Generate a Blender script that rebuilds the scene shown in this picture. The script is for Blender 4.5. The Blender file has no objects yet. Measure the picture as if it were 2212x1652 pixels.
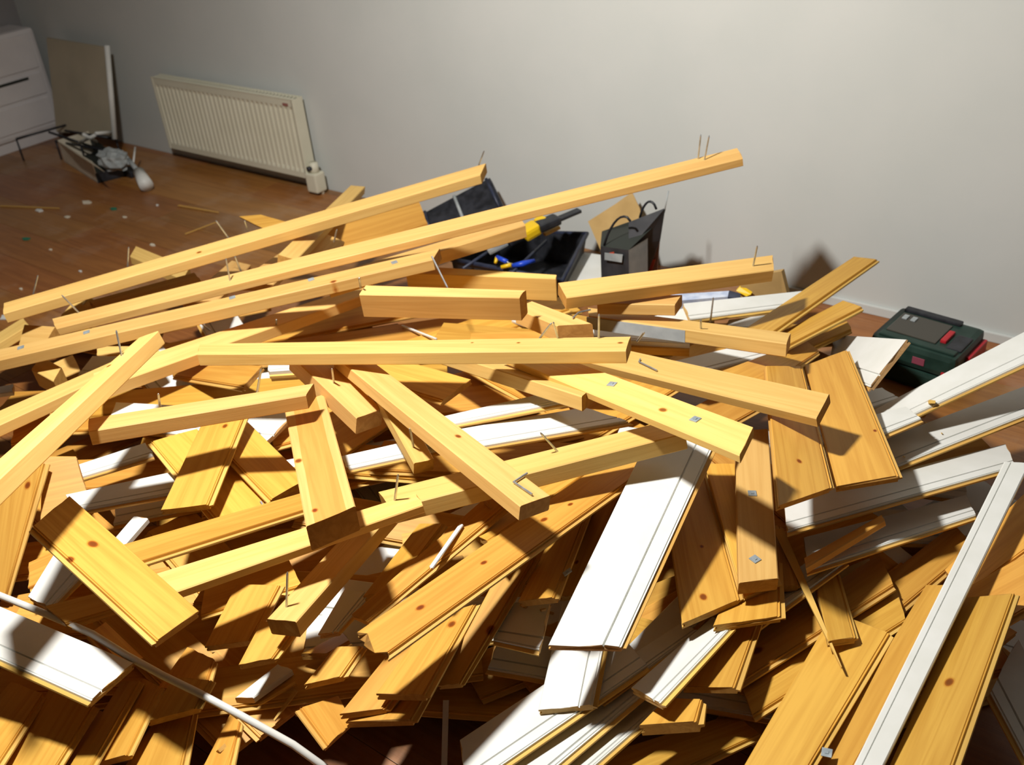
import bpy, bmesh, math, random
from mathutils import Vector, Matrix
random.seed(11)
sc = bpy.context.scene
C = sc.collection
# ---------------- camera ----------------
HC = 1.6
F = 2101.9
p, r, y = [math.radians(a) for a in (32.37, -5.14, -39.07)]
FW = Vector((math.sin(y)*math.cos(p), math.cos(y)*math.cos(p), -math.sin(p)))
R0 = Vector((math.cos(y), -math.sin(y), 0)); U0 = R0.cross(FW)
RT = math.cos(r)*R0+math.sin(r)*U0; UP = math.cos(r)*U0-math.sin(r)*R0
cd = bpy.data.cameras.new('camera'); cam = bpy.data.objects.new('camera', cd); C.objects.link(cam)
cam.matrix_world = Matrix(((RT.x, UP.x, -FW.x, 0), (RT.y, UP.y, -FW.y, 0), (RT.z, UP.z, -FW.z, HC), (0, 0, 0, 1)))
cd.sensor_width = 36; cd.lens = F/2212*36; cd.clip_start = .02
cd.dof.use_dof = True; cd.dof.focus_distance = 1.9; cd.dof.aperture_fstop = 4.6
sc.camera = cam
# ---------------- world, lamps, exposure ----------------
w = bpy.data.worlds.new('world'); sc.world = w; w.use_nodes = True
w.node_tree.nodes['Background'].inputs[0].default_value = (.55, .7, 1, 1)
w.node_tree.nodes['Background'].inputs[1].default_value = .05
def lamp(name, loc, power, col, rad):
    l = bpy.data.lights.new(name, 'SPOT'); l.spot_size = math.radians(172); l.spot_blend = 1; l.energy = power; l.color = col; l.shadow_soft_size = rad
    o = bpy.data.objects.new(name, l); o.location = loc; o.rotation_euler = Vector((.10, .34, -.93)).to_track_quat('-Z', 'Y').to_euler(); C.objects.link(o); return o
lamp('ceiling_lamp_light', (-1.55, .80, 2.38), 152, (1, .97, .92), .085)
sc.view_settings.view_transform = 'Standard'; sc.view_settings.look = 'None'
sc.view_settings.exposure = 1.25; sc.view_settings.gamma = 1; sc.view_settings.use_curve_mapping = False
# ---------------- helpers ----------------
def ray(px, py): return FW+RT*((px-1106)/F)-UP*((py-826)/F)
def fl(px, py, z=0):
    d = ray(px, py); return Vector((0, 0, HC))+d*((z-HC)/d.z)
def wl(px, py, Y):
    d = ray(px, py); return Vector((0, 0, HC))+d*(Y/d.y)
def tag(o, label=None, cat=None, group=None, kind=None):
    for k, v in (('label', label), ('category', cat), ('group', group), ('kind', kind)):
        if v: o[k] = v
    return o
def link(name, me, mats, parent=None, mw=None):
    o = bpy.data.objects.new(name, me); C.objects.link(o)
    for m in (mats if isinstance(mats, (list, tuple)) else [mats]):
        if len(me.materials) < (len(mats) if isinstance(mats, (list, tuple)) else 1): me.materials.append(m)
    if parent: o.parent = parent
    if mw is not None: o.matrix_local = mw
    return o
def mesh(name, vs, fs, mi=None, smooth=False):
    me = bpy.data.meshes.new(name); me.from_pydata([tuple(v) for v in vs], [], fs)
    if mi: me.polygons.foreach_set('material_index', mi)
    bm = bmesh.new(); bm.from_mesh(me); bmesh.ops.recalc_face_normals(bm, faces=bm.faces)
    for f in bm.faces: f.smooth = smooth
    bm.to_mesh(me); bm.free(); me.update(); return me
class MB:
    def __init__(s): s.bm = bmesh.new()
    def box(s, lo, hi, bev=0, M=None):
        old = set(s.bm.verts)
        vs = [s.bm.verts.new(Vector((x, yy, z))) for x in (lo[0], hi[0]) for yy in (lo[1], hi[1]) for z in (lo[2], hi[2])]
        fs = [s.bm.faces.new([vs[i] for i in q]) for q in ((0, 1, 3, 2), (4, 6, 7, 5), (0, 4, 5, 1), (2, 3, 7, 6), (0, 2, 6, 4), (1, 5, 7, 3))]
        if bev:
            es = list({e for f in fs for e in f.edges})
            bmesh.ops.bevel(s.bm, geom=es, offset=bev, segments=2, affect='EDGES', profile=.6)
            vs = [v for v in s.bm.verts if v not in old]
        if M is not None:
            for v in vs: v.co = M @ v.co
        return s
    def prism(s, pts, d):   # planar polygon extruded along d
        a = [s.bm.verts.new(Vector(q)) for q in pts]; b = [s.bm.verts.new(Vector(q)+Vector(d)) for q in pts]
        s.bm.faces.new(a); s.bm.faces.new(b[::-1])
        for i in range(len(a)): s.bm.faces.new((a[i-1], a[i], b[i], b[i-1]))
        return s
    def tube(s, pts, rad, n=8):
        pts = [Vector(q) for q in pts]; rings = []
        rr = rad if isinstance(rad, (list, tuple)) else [rad]*len(pts)
        for i, q in enumerate(pts):
            t = (pts[min(i+1, len(pts)-1)]-pts[max(i-1, 0)]).normalized()
            a = t.cross(Vector((0, 0, 1)));
            if a.length < .05: a = t.cross(Vector((1, 0, 0)))
            a.normalize(); b = t.cross(a)
            rings.append([s.bm.verts.new(q+a*math.cos(k*2*math.pi/n)*rr[i]+b*math.sin(k*2*math.pi/n)*rr[i]) for k in range(n)])
        for i in range(len(rings)-1):
            for k in range(n): s.bm.faces.new((rings[i][k-1], rings[i][k], rings[i+1][k], rings[i+1][k-1]))
        s.bm.faces.new(rings[0]); s.bm.faces.new(rings[-1][::-1]); return s
    def build(s, name, m, parent=None, smooth=False, mw=None):
        bmesh.ops.recalc_face_normals(s.bm, faces=s.bm.faces)
        for f in s.bm.faces: f.smooth = smooth
        me = bpy.data.meshes.new(name); s.bm.to_mesh(me); s.bm.free()
        return link(name, me, m, parent, mw)
def empty(name, loc=(0, 0, 0), M=None):
    o = bpy.data.objects.new(name, None); C.objects.link(o)
    o.empty_display_size = .05
    if M is not None: o.matrix_world = M
    else: o.location = loc
    return o
# ---------------- materials ----------------
def newmat(name, col=(.8, .8, .8), rough=.5, metal=0, spec=.5):
    m = bpy.data.materials.new(name); m.use_nodes = True; b = m.node_tree.nodes['Principled BSDF']
    b.inputs['Base Color'].default_value = (*col, 1); b.inputs['Roughness'].default_value = rough
    b.inputs['Metallic'].default_value = metal; b.inputs['Specular IOR Level'].default_value = spec
    return m
def noisy(name, c1, c2, scale=8, rough=.5, metal=0, spec=.4, bump=0, stretch=(1, 1, 1), detail=4, lo=.35, hi=.65):
    m = newmat(name, c1, rough, metal, spec); nt = m.node_tree; N = nt.nodes; L = nt.links; b = N['Principled BSDF']
    tc = N.new('ShaderNodeTexCoord'); mp = N.new('ShaderNodeMapping'); mp.inputs['Scale'].default_value = stretch
    nz = N.new('ShaderNodeTexNoise'); nz.inputs['Scale'].default_value = scale; nz.inputs['Detail'].default_value = detail
    cr = N.new('ShaderNodeValToRGB'); cr.color_ramp.elements[0].position = lo; cr.color_ramp.elements[1].position = hi
    cr.color_ramp.elements[0].color = (*c1, 1); cr.color_ramp.elements[1].color = (*c2, 1)
    L.new(tc.outputs['Object'], mp.inputs[0]); L.new(mp.outputs[0], nz.inputs['Vector']); L.new(nz.outputs[0], cr.inputs[0]); L.new(cr.outputs[0], b.inputs['Base Color'])
    if bump:
        bp = N.new('ShaderNodeBump'); bp.inputs['Strength'].default_value = bump; bp.inputs['Distance'].default_value = .002
        L.new(nz.outputs[0], bp.inputs['Height']); L.new(bp.outputs[0], b.inputs['Normal'])
    return m
def wood(name, light, dark, rough=.5, spec=.35, knots=True, contrast=1.):
    m = newmat(name, light, rough, 0, spec); nt = m.node_tree; N = nt.nodes; L = nt.links; b = N['Principled BSDF']
    def math_(op, a, c=None, v=None):
        n = N.new('ShaderNodeMath'); n.operation = op
        if isinstance(a, (int, float)): n.inputs[0].default_value = a
        else: L.new(a, n.inputs[0])
        if c is not None:
            if isinstance(c, (int, float)): n.inputs[1].default_value = c
            else: L.new(c, n.inputs[1])
        if v is not None: n.inputs[2].default_value = v
        return n.outputs[0]
    tc = N.new('ShaderNodeTexCoord'); oi = N.new('ShaderNodeObjectInfo')
    cmb = N.new('ShaderNodeCombineXYZ'); rs = math_('MULTIPLY', oi.outputs['Random'], 37.)
    for i in range(3): L.new(rs, cmb.inputs[i])
    add = N.new('ShaderNodeVectorMath'); add.operation = 'ADD'; L.new(tc.outputs['Object'], add.inputs[0]); L.new(cmb.outputs[0], add.inputs[1])
    def noise(sx, sy, det, dist=0.):
        mp = N.new('ShaderNodeMapping'); mp.inputs['Scale'].default_value = (sx, sy, sy)
        L.new(add.outputs[0], mp.inputs[0]); n = N.new('ShaderNodeTexNoise'); n.inputs['Scale'].default_value = 1
        n.inputs['Detail'].default_value = det; n.inputs['Distortion'].default_value = dist; L.new(mp.outputs[0], n.inputs['Vector']); return n.outputs[0]
    g1 = noise(1.3, 26, 3, .6)       # broad growth bands
    g2 = noise(5, 330, 3)            # fine fibre
    g3 = noise(2.2, 7, 2)            # tone patches
    rings = math_('PINGPONG', math_('MULTIPLY', g1, 9.), 1.)
    f = math_('ADD', math_('MULTIPLY', rings, .46*contrast), math_('MULTIPLY', g2, .38))
    f = math_('ADD', f, math_('MULTIPLY', g3, .75)); f = math_('SUBTRACT', f, .53)
    cr = N.new('ShaderNodeValToRGB'); cr.color_ramp.elements[0].color = (*light, 1); cr.color_ramp.elements[1].color = (*dark, 1)
    cr.color_ramp.elements[0].position = .0; cr.color_ramp.elements[1].position = 1.; L.new(f, cr.inputs[0])
    col = cr.outputs[0]
    sep = N.new('ShaderNodeSeparateXYZ'); L.new(tc.outputs['Object'], sep.inputs[0])
    if knots:
        # the reddish heartwood stripe of single pieces
        ah = N.new('ShaderNodeAttribute'); ah.attribute_type = 'OBJECT'; ah.attribute_name = 'heart'
        ay = math_('ABSOLUTE', math_('ADD', sep.outputs[1], math_('MULTIPLY', math_('SUBTRACT', g3, .5), .02)))
        st = math_('MULTIPLY', math_('LESS_THAN', ay, .028), ah.outputs['Fac'])
        mx = N.new('ShaderNodeMix'); mx.data_type = 'RGBA'; mx.blend_type = 'MULTIPLY'; L.new(st, mx.inputs[0]); L.new(col, mx.inputs[6]); mx.inputs[7].default_value = (.92, .70, .46, 1); col = mx.outputs[2]
        for kn in ('knot_a', 'knot_b', 'knot_c', 'knot_d'):
            at = N.new('ShaderNodeAttribute'); at.attribute_type = 'OBJECT'; at.attribute_name = kn
            s2 = N.new('ShaderNodeSeparateXYZ'); L.new(at.outputs['Vector'], s2.inputs[0])
            dx = math_('MULTIPLY', math_('SUBTRACT', sep.outputs[0], s2.outputs[0]), .75); dy = math_('SUBTRACT', sep.outputs[1], s2.outputs[1])
            d = math_('SQRT', math_('ADD', math_('MULTIPLY', dx, dx), math_('MULTIPLY', dy, dy)))
            d = math_('ADD', d, math_('MULTIPLY', math_('SUBTRACT', g1, .5), .006))
            q = math_('DIVIDE', d, math_('MAXIMUM', s2.outputs[2], .0001))
            k2 = N.new('ShaderNodeValToRGB'); e = k2.color_ramp.elements; e[0].position = .35; e[0].color = (.30, .13, .045, 1); e[1].position = 1.; e[1].color = (1, 1, 1, 1)
            e2 = k2.color_ramp.elements.new(.6); e2.color = (.50, .25, .09, 1); e3 = k2.color_ramp.elements.new(.72); e3.color = (.85, .68, .5, 1)
            L.new(math_('MULTIPLY', q, .7), k2.inputs[0])
            mk = N.new('ShaderNodeMix'); mk.data_type = 'RGBA'; mk.blend_type = 'MULTIPLY'; mk.inputs[0].default_value = 1; L.new(col, mk.inputs[6]); L.new(k2.outputs[0], mk.inputs[7]); col = mk.outputs[2]
    hs = N.new('ShaderNodeHueSaturation'); L.new(col, hs.inputs['Color'])
    L.new(math_('ADD', math_('MULTIPLY', oi.outputs['Random'], .014), .493), hs.inputs['Hue'])
    L.new(math_('ADD', math_('MULTIPLY', math_('FRACT', math_('MULTIPLY', oi.outputs['Random'], 7.3)), .3), .85), hs.inputs['Value'])
    L.new(hs.outputs[0], b.inputs['Base Color'])
    bp = N.new('ShaderNodeBump'); bp.inputs['Strength'].default_value = .15; bp.inputs['Distance'].default_value = .001
    L.new(g2, bp.inputs['Height']); L.new(bp.outputs[0], b.inputs['Normal'])
    return m
M = dict(
    pine=wood('varnished_pine', (.66, .36, .065), (.46, .20, .024), .5, .3),
    raw=wood('pine_edge', (.68, .42, .11), (.48, .25, .05), .6, .25, False),
    end=wood('sawn_end', (.50, .27, .07), (.32, .15, .035), .8, .1, False),
    stud=wood('raw_spruce', (.76, .485, .155), (.56, .30, .07), .6, .25, True, .8),
    rough=wood('rough_back_wood', (.62, .40, .17), (.40, .22, .08), .8, .1, False),
    white=noisy('white_paint', (.68, .69, .65), (.73, .74, .71), 14, .45, bump=.05),
    steel=noisy('zinc_steel', (.42, .45, .47), (.60, .63, .65), 60, .38, .85),
    plate=noisy('zinc_plate', (.27, .32, .35), (.42, .48, .51), 40, .45, .4),
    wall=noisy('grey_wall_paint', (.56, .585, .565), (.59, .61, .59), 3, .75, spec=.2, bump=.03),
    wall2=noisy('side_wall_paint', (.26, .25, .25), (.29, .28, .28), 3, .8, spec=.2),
    ceil=noisy('ceiling_paint', (.30, .30, .29), (.33, .33, .32), 3, .9, spec=.1),
    floorbase=newmat('dark_underlay', (.05, .03, .018), .9),
    black=noisy('black_plastic', (.012, .013, .016), (.03, .032, .04), 30, .4),
    black2=noisy('dark_blue_plastic', (.012, .016, .035), (.03, .038, .07), 20, .45),
    green=noisy('dark_green_plastic', (.010, .030, .022), (.018, .045, .034), 20, .45),
    red=newmat('red_plastic', (.42, .012, .02), .4), yellow=newmat('yellow_plastic', (.80, .52, .01), .4),
    blue=newmat('blue_grip', (.01, .06, .55), .4), grey=noisy('grey_plastic', (.30, .33, .34), (.40, .43, .43), 20, .5),
    card=noisy('cardboard', (.42, .27, .10), (.50, .33, .13), 12, .85), paper=noisy('pale_paper', (.62, .55, .42), (.74, .68, .55), 9, .8),
    cream=noisy('cream_enamel', (.62, .60, .47), (.66, .64, .51), 6, .45), tan=noisy('tan_panel', (.40, .35, .25), (.45, .39, .28), 6, .6),
    cab=noisy('cabinet_white', (.64, .62, .63), (.72, .70, .70), 4, .5), slot=newmat('dark_slot', (.02, .025, .02), .7),
    lilac=noisy('pale_blue_print', (.38, .45, .62), (.62, .68, .80), 30, .6), glass=newmat('smoky_window', (.05, .045, .035), .15),
    bagdark=noisy('dark_bag_paper', (.02, .021, .024), (.045, .045, .05), 12, .5),
    cable=noisy('cable_sheath', (.66, .66, .62), (.72, .72, .68), 20, .45))
# floor plank material with dust
fm = wood('brown_laminate', (.33, .135, .034), (.19, .068, .017), .38, .5, False)
nt = fm.node_tree; b = nt.nodes['Principled BSDF']; src = b.inputs['Base Color'].links[0].from_socket
tc = nt.nodes.new('ShaderNodeNewGeometry'); nz = nt.nodes.new('ShaderNodeTexNoise'); nz.inputs['Scale'].default_value = 2.6; nz.inputs['Detail'].default_value = 7; nz.inputs['Roughness'].default_value = .65
cr = nt.nodes.new('ShaderNodeValToRGB'); cr.color_ramp.elements[0].position = .5; cr.color_ramp.elements[1].position = .78
cr.color_ramp.elements[0].color = (0, 0, 0, 1); cr.color_ramp.elements[1].color = (.45, .45, .45, 1)
mx = nt.nodes.new('ShaderNodeMix'); mx.data_type = 'RGBA'; mx.inputs[7].default_value = (.50, .38, .28, 1)
nt.links.new(tc.outputs['Position'], nz.inputs['Vector']); nt.links.new(nz.outputs[0], cr.inputs[0]); nt.links.new(cr.outputs[0], mx.inputs[0])
nt.links.new(src, mx.inputs[6]); nt.links.new(mx.outputs[2], b.inputs['Base Color']); M['floor'] = fm
# ---------------- room ----------------
X0, X1, Y0, Y1, Z1 = -5.62, 2.6, -2.4, 2.885, 2.6
def slab(name, lo, hi, m): return tag(MB().box(lo, hi).build(name, m), kind='structure')
floor = slab('floor', (X0, Y0, -.1), (X1, Y1, -.008), M['floorbase'])
slab('ceiling', (X0, Y0, Z1), (X1, Y1, Z1+.1), M['ceil'])
slab('wall_back', (X0-.1, Y1, -.1), (X1+.1, Y1+.1, Z1+.1), M['wall'])
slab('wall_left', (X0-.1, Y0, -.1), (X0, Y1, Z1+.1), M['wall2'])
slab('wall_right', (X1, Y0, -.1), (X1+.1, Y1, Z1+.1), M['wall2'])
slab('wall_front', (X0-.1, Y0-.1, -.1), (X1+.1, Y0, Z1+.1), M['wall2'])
MBb = MB().box((-1.3, Y1-.012, 0), (X1, Y1, .032), .003)
tag(MBb.build('baseboard_back', M['wall']), kind='structure')
PL, PW = 1.28, .19
ybase = -.2
row = 0
pm = {}
yy = ybase
while yy < Y1-.02:
    x = X0+.005-(row*.43 % 1.0)*PL
    while x < 1.2:
        a, c = max(x, X0+.003), min(x+PL, X1)
        d = min(PW, Y1-.004-yy)
        if c-a > .1:
            key = (round(c-a, 3), round(d, 3))
            if key not in pm:
                pm[key] = MB().box((-(c-a)/2+.0006, -d/2+.0006, -.008), ((c-a)/2-.0006, d/2-.0006, 0), .0008).build('floor_plank', M['floor'], floor); o = pm[key]
            else:
                o = pm[key].copy(); C.objects.link(o)
            o.location = ((a+c)/2, yy+d/2, 0)
        x += PL
    yy += PW; row += 1
# ---------------- boards ----------------
DATA = [
('F0', 'P', 0.014, [-33574, 13181, 398, -28456, 15651, 398, -27934, 14570, 398, -33052, 12101, 398], 'sliver of a pine board in the gap above the pointed board at left edge', {}),
('F1', 'P', 0.014, [-30003, 13619, 1184, -20645, 15756, 1205, -20383, 14584, 1197, -29746, 12444, 1176], 'half-buried pine board in the gap above the batten across left centre', {}),
('F2', 'P', 0.014, [-23184, 13760, 1916, -19085, 18309, 1875, -18201, 17494, 1861, -22308, 12942, 1902], 'sliver of a pine board in the gap right of the bowed batten at left centre', {}),
('F3', 'P', 0.014, [-20583, 17843, 2090, -15061, 16310, 1896, -15439, 15134, 1884, -20961, 16684, 2078], 'sliver of a pine board in the gap left of the orange cut corner board', {}),
('F4', 'P', 0.014, [-18093, 15695, 2222, -15782, 22307, 1767, -14681, 21811, 1739, -17032, 15202, 2195], 'half-buried pine board in the gap below the dark sided beam by the toolbox', {}),
('F6', 'P', 0.014, [-16033, 20895, 2030, -7032, 23264, 1354, -6862, 22058, 1365, -15864, 19746, 2040], 'half-buried pine board in the gap right of the short stout batten', {}),
('F7', 'P', 0.014, [-24371, 7658, 949, -23032, 13220, 985, -21862, 12957, 976, -23199, 7391, 939], 'largely visible low pine board in the gap below the steep front batten at left', {}),
('F8', 'P', 0.014, [-24446, 10529, 1539, -17950, 14965, 1261, -17336, 13913, 1219, -23863, 9485, 1498], 'half-buried pine board in the gap right of the steep front batten at left', {}),
('F10', 'P', 0.014, [-18374, 12413, 1648, -12150, 18166, 1155, -11398, 17211, 1080, -17678, 11462, 1578], 'half-buried pine board in the gap above the long diagonal batten', {}),
('F11', 'P', 0.014, [-16763, 13595, 1672, -10371, 19117, 1149, -9660, 18152, 1067, -16111, 12635, 1595], 'half-buried pine board in the gap right of the short pointed batten', {}),
('F12', 'P', 0.014, [-13440, 18451, 1651, -8154, 18525, 1033, -8324, 17308, 1004, -13613, 17283, 1624], 'sliver of a pine board in the gap below the board with square clips', {}),
('F14', 'W', 0.014, [-7724, 19082, 1313, -6496, 21370, 1313, -5439, 20802, 1313, -6667, 18515, 1313], 'sliver of a white painted board in the gap above the left knotty panel', {}),
('F15', 'P', 0.014, [-23305, 9502, 1145, -16570, 7423, 762, -16959, 6252, 748, -23691, 8362, 1132], 'half-buried pine board in the gap left of the bright white board at left', {}),
('F16', 'P', 0.014, [-20029, 11246, 1672, -14677, 7660, 692, -15443, 6613, 624, -20768, 10281, 1613], 'half-buried pine board in the gap right of the bright white board at left', {}),
('F18', 'W', 0.014, [-15920, 13568, 1789, -10580, 11826, 680, -11108, 10619, 666, -16414, 12450, 1778], 'half-buried white painted board in the gap below the short pointed batten', {}),
('F19', 'P', 0.014, [-14611, 14817, 1773, -8240, 11442, 431, -8935, 10317, 429, -15247, 13789, 1772], 'half-buried pine board in the gap below the long diagonal batten', {}),
('F23', 'W', 0.014, [-5988, 19860, 1131, -1555, 17895, 213, -2219, 16856, 246, -6604, 18877, 1160], 'sliver of a white painted board in the gap below the right knotty panel', {}),
('F24', 'W', 0.014, [-3836, 18490, 830, -2826, 20746, 815, -1749, 20238, 830, -2759, 17986, 845], 'half-buried white painted board in the gap below the middle white board at right', {}),
('F26', 'P', 0.014, [-17986, 4285, 893, -13871, 11397, 1385, -12878, 10937, 1311, -16981, 3772, 814], 'sliver of a pine board in the gap below the big diagonal board at left', {}),
('F32', 'P', 0.014, [-7299, 12636, 721, -3087, 18377, 666, -2175, 17914, 460, -6447, 12098, 516], 'sliver of a pine board in the gap below the longest white board', {}),
('F33', 'W', 0.014, [-5390, 15805, 917, -790, 17279, 166, -624, 16163, 84, -5254, 14735, 843], 'half-buried white painted board in the gap right of the long white moulding', {}),
('F34', 'P', 0.014, [-17140, 4159, 1182, -14983, 6396, 985, -14184, 5529, 994, -16351, 3305, 1191], 'sliver of a pine board in the gap left of the bottom left board row', {}),
('F36', 'P', 0.014, [-12662, 7461, 1272, -5716, 12061, 314, -5204, 11108, 163, -12245, 6525, 1139], 'largely visible low pine board in the gap left of the grooved white bottom board', {}),
('F38', 'P', 0.014, [-5047, 11392, 381, -4585, 14723, 658, -3458, 14769, 480, -3905, 11400, 196], 'half-buried pine board in the gap right of the double tongued bottom board', {}),
('F39', 'P', 0.014, [-4464, 12015, 498, -1316, 16046, 284, -397, 15476, 81, -3598, 11401, 301], 'half-buried pine board in the gap below the board with a round knot', {}),
('F40', 'P', 0.014, [-30733, 11701, 1336, -26928, 15376, 1340, -26093, 14514, 1341, -29897, 10840, 1337], 'half-buried pine board in the gap above the batten entering at left edge', {}),
('F41', 'P', 0.014, [-28074, 12346, 1981, -24254, 17623, 1981, -23281, 16919, 1981, -27102, 11642, 1981], 'largely visible low pine board in the gap left of the third long batten', {}),
('F42', 'W', 0.014, [-26099, 17023, 2187, -18527, 13443, 2074, -19107, 12333, 2047, -26689, 15930, 2160], 'largely visible low white painted board in the gap above the bowed batten at left centre', {}),
('F43', 'P', 0.014, [-24546, 12876, 2222, -18439, 19980, 2396, -17503, 19244, 2367, -23611, 12115, 2191], 'largely visible low pine board in the gap above the short batten with an upright nail', {}),
('F44', 'P', 0.014, [-21571, 14140, 2460, -15342, 21263, 2161, -14476, 20435, 2105, -20749, 13302, 2407], 'largely visible low pine board in the gap left of the long horizontal batten', {}),
('F45', 'P', 0.014, [-18401, 14998, 2412, -15600, 21369, 2319, -14506, 20929, 2251, -17328, 14529, 2344], 'largely visible low pine board in the gap below the deep beam', {}),
('F46', 'P', 0.014, [-17040, 18124, 2534, -11601, 20902, 2120, -11188, 19766, 2081, -16654, 17014, 2497], 'half-buried pine board in the gap right of the long horizontal batten', {}),
('F47', 'P', 0.014, [-15905, 17941, 2575, -8820, 23776, 2031, -8167, 22813, 1999, -15294, 17002, 2545], 'largely visible low pine board in the gap above the short stout batten', {}),
('F48', 'P', 0.014, [-12717, 19489, 2494, -8019, 23866, 2135, -7285, 22922, 2120, -12007, 18565, 2481], 'largely visible low pine board in the gap below the batten by the orange fan', {}),
('F49', 'P', 0.014, [-26606, 9868, 1742, -21761, 13010, 1742, -21108, 12003, 1742, -25953, 8861, 1742], 'largely visible low pine board in the gap above the steep front batten at left', {}),
('F50', 'W', 0.014, [-23683, 13140, 2442, -17852, 11525, 1999, -18344, 10387, 1908, -24196, 12049, 2357], 'half-buried white painted board in the gap left of the batten across left centre', {}),
('F51', 'P', 0.014, [-22322, 10371, 2828, -15682, 16636, 2380, -14956, 15712, 2316, -21650, 9450, 2768], 'largely visible low pine board in the gap right of the batten across left centre', {}),
('F52', 'P', 0.014, [-20151, 10243, 2806, -13647, 17424, 2365, -12835, 16591, 2280, -19405, 9394, 2727], 'half-buried pine board in the gap right of the white board with cut corner', {}),
('F53', 'P', 0.014, [-17434, 11716, 2759, -13440, 18467, 2531, -12489, 17936, 2401, -16536, 11130, 2634], 'half-buried pine board in the gap right of the short batten with an upright nail', {}),
('F54', 'P', 0.014, [-16253, 13371, 2899, -11224, 19026, 2212, -10516, 18256, 2039, -15641, 12573, 2743], 'largely visible low pine board in the gap left of the short stout batten', {}),
('F55', 'P', 0.014, [-14573, 17029, 3022, -8120, 17537, 1349, -8418, 16277, 1294, -14858, 15911, 2979], 'largely visible low pine board in the gap below the short stout batten', {}),
('F56', 'P', 0.014, [-12159, 14334, 2040, -9934, 21479, 2609, -8877, 21450, 2464, -11082, 14224, 1883], 'largely visible low pine board in the gap above the board with square clips', {}),
('F57', 'P', 0.014, [-9976, 16552, 1867, -7982, 22869, 1883, -6883, 22786, 1702, -8901, 16388, 1686], 'largely visible low pine board in the gap right of the batten on the knotty panels', {}),
('F61', 'P', 0.014, [-21814, 8245, 2140, -14017, 13492, 2206, -13355, 12494, 2137, -21188, 7215, 2071], 'largely visible low pine board in the gap above the bright white board at left', {}),
('F62', 'W', 0.014, [-18569, 8160, 2538, -13634, 14464, 2303, -12739, 13719, 2213, -17721, 7387, 2451], 'largely visible low white painted board in the gap below the tongued plank with one knot', {}),
('F63', 'P', 0.014, [-16940, 9286, 2611, -11642, 16503, 2345, -10774, 15900, 2170, -16155, 8604, 2443], 'largely visible low pine board in the gap left of the long diagonal batten', {}),
('F64', 'P', 0.014, [-15176, 11990, 2808, -9727, 15773, 1847, -9303, 14742, 1671, -14845, 10986, 2656], 'largely visible low pine board in the gap right of the big two-toned beam', {}),
('F65', 'P', 0.014, [-14315, 12638, 2775, -8099, 17442, 1692, -7593, 16470, 1501, -13924, 11681, 2612], 'largely visible low pine board in the gap below the short pointed batten', {}),
('F66', 'P', 0.014, [-12426, 14129, 2497, -6694, 18828, 1529, -6137, 17912, 1352, -11972, 13221, 2343], 'largely visible low pine board in the gap above the thick centre beam', {}),
('F68', 'W', 0.014, [-10237, 16608, 2223, -3076, 20348, 1260, -2695, 19256, 1162, -9925, 15565, 2137], 'half-buried white painted board in the gap left of the longest white board', {}),
('F69', 'P', 0.014, [-7493, 16605, 1780, -3018, 21288, 1577, -2207, 20676, 1399, -6747, 15945, 1607], 'half-buried pine board in the gap below the middle white board at right', {}),
('F70', 'P', 0.014, [-22035, 7983, 2426, -13964, 7391, 1272, -14189, 6167, 1205, -22276, 6858, 2369], 'half-buried pine board in the gap right of the pointed board at left edge', {}),
('F71', 'P', 0.014, [-19573, 6030, 2129, -15290, 10996, 1574, -14537, 10149, 1468, -18880, 5181, 2030], 'largely visible low pine board in the gap above the big diagonal board at left', {}),
('F72', 'P', 0.014, [-17426, 7995, 1943, -12700, 11703, 1616, -12087, 10739, 1469, -16874, 7017, 1803], 'half-buried pine board in the gap left of the long batten with split end', {}),
('F73', 'P', 0.014, [-16767, 7426, 1902, -10166, 13626, 1922, -9484, 12963, 1631, -16220, 6634, 1611], 'largely visible low pine board in the gap right of the long batten with split end', {}),
('F74', 'W', 0.014, [-14261, 7445, 1431, -10646, 14496, 2341, -9663, 14325, 2103, -13279, 7131, 1161], 'largely visible low white painted board in the gap left of the narrow tongued board', {}),
('F75', 'P', 0.014, [-14481, 10590, 2590, -6164, 14792, 1215, -5898, 13849, 869, -14416, 9648, 2307], 'largely visible low pine board in the gap above the narrow tongued board', {}),
('F76', 'P', 0.014, [-12337, 10915, 2067, -7364, 16293, 1881, -6608, 15760, 1555, -11705, 10267, 1749], 'half-buried pine board in the gap right of the narrow tongued board', {}),
('F77', 'P', 0.014, [-10763, 11282, 1748, -5359, 18102, 1798, -4506, 17767, 1458, -10037, 10782, 1406], 'half-buried pine board in the gap right of the clipped pine board', {}),
('F78', 'P', 0.014, [-9350, 13730, 2092, -4378, 17841, 1412, -3779, 17081, 1163, -8859, 12940, 1866], 'sliver of a pine board in the gap below the vertical clipped batten', {}),
('F79', 'P', 0.014, [-8307, 17597, 2579, -529, 16034, 175, -1117, 14984, 76, -8847, 16716, 2509], 'largely visible low pine board in the gap right of the vertical clipped batten', {}),
('F80', 'W', 0.014, [-5750, 16452, 1722, -1946, 19425, 1061, -1397, 18645, 846, -5278, 15665, 1525], 'half-buried white painted board in the gap below the longest white board', {}),
('F81', 'P', 0.014, [-18451, 4988, 1942, -16106, 7653, 1895, -15384, 6923, 1746, -17756, 4232, 1794], 'half-buried pine board in the gap left of the big diagonal board at left', {}),
('F82', 'P', 0.014, [-17834, 5158, 2063, -13733, 8745, 1656, -13191, 7881, 1458, -17363, 4272, 1877], 'largely visible low pine board in the gap above the bright white board at left edge', {}),
('F83', 'P', 0.014, [-16806, 8849, 2320, -11109, 7938, 1181, -11458, 6725, 1105, -17154, 7735, 2255], 'largely visible low pine board in the gap above the board end by the leaning batten', {}),
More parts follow.
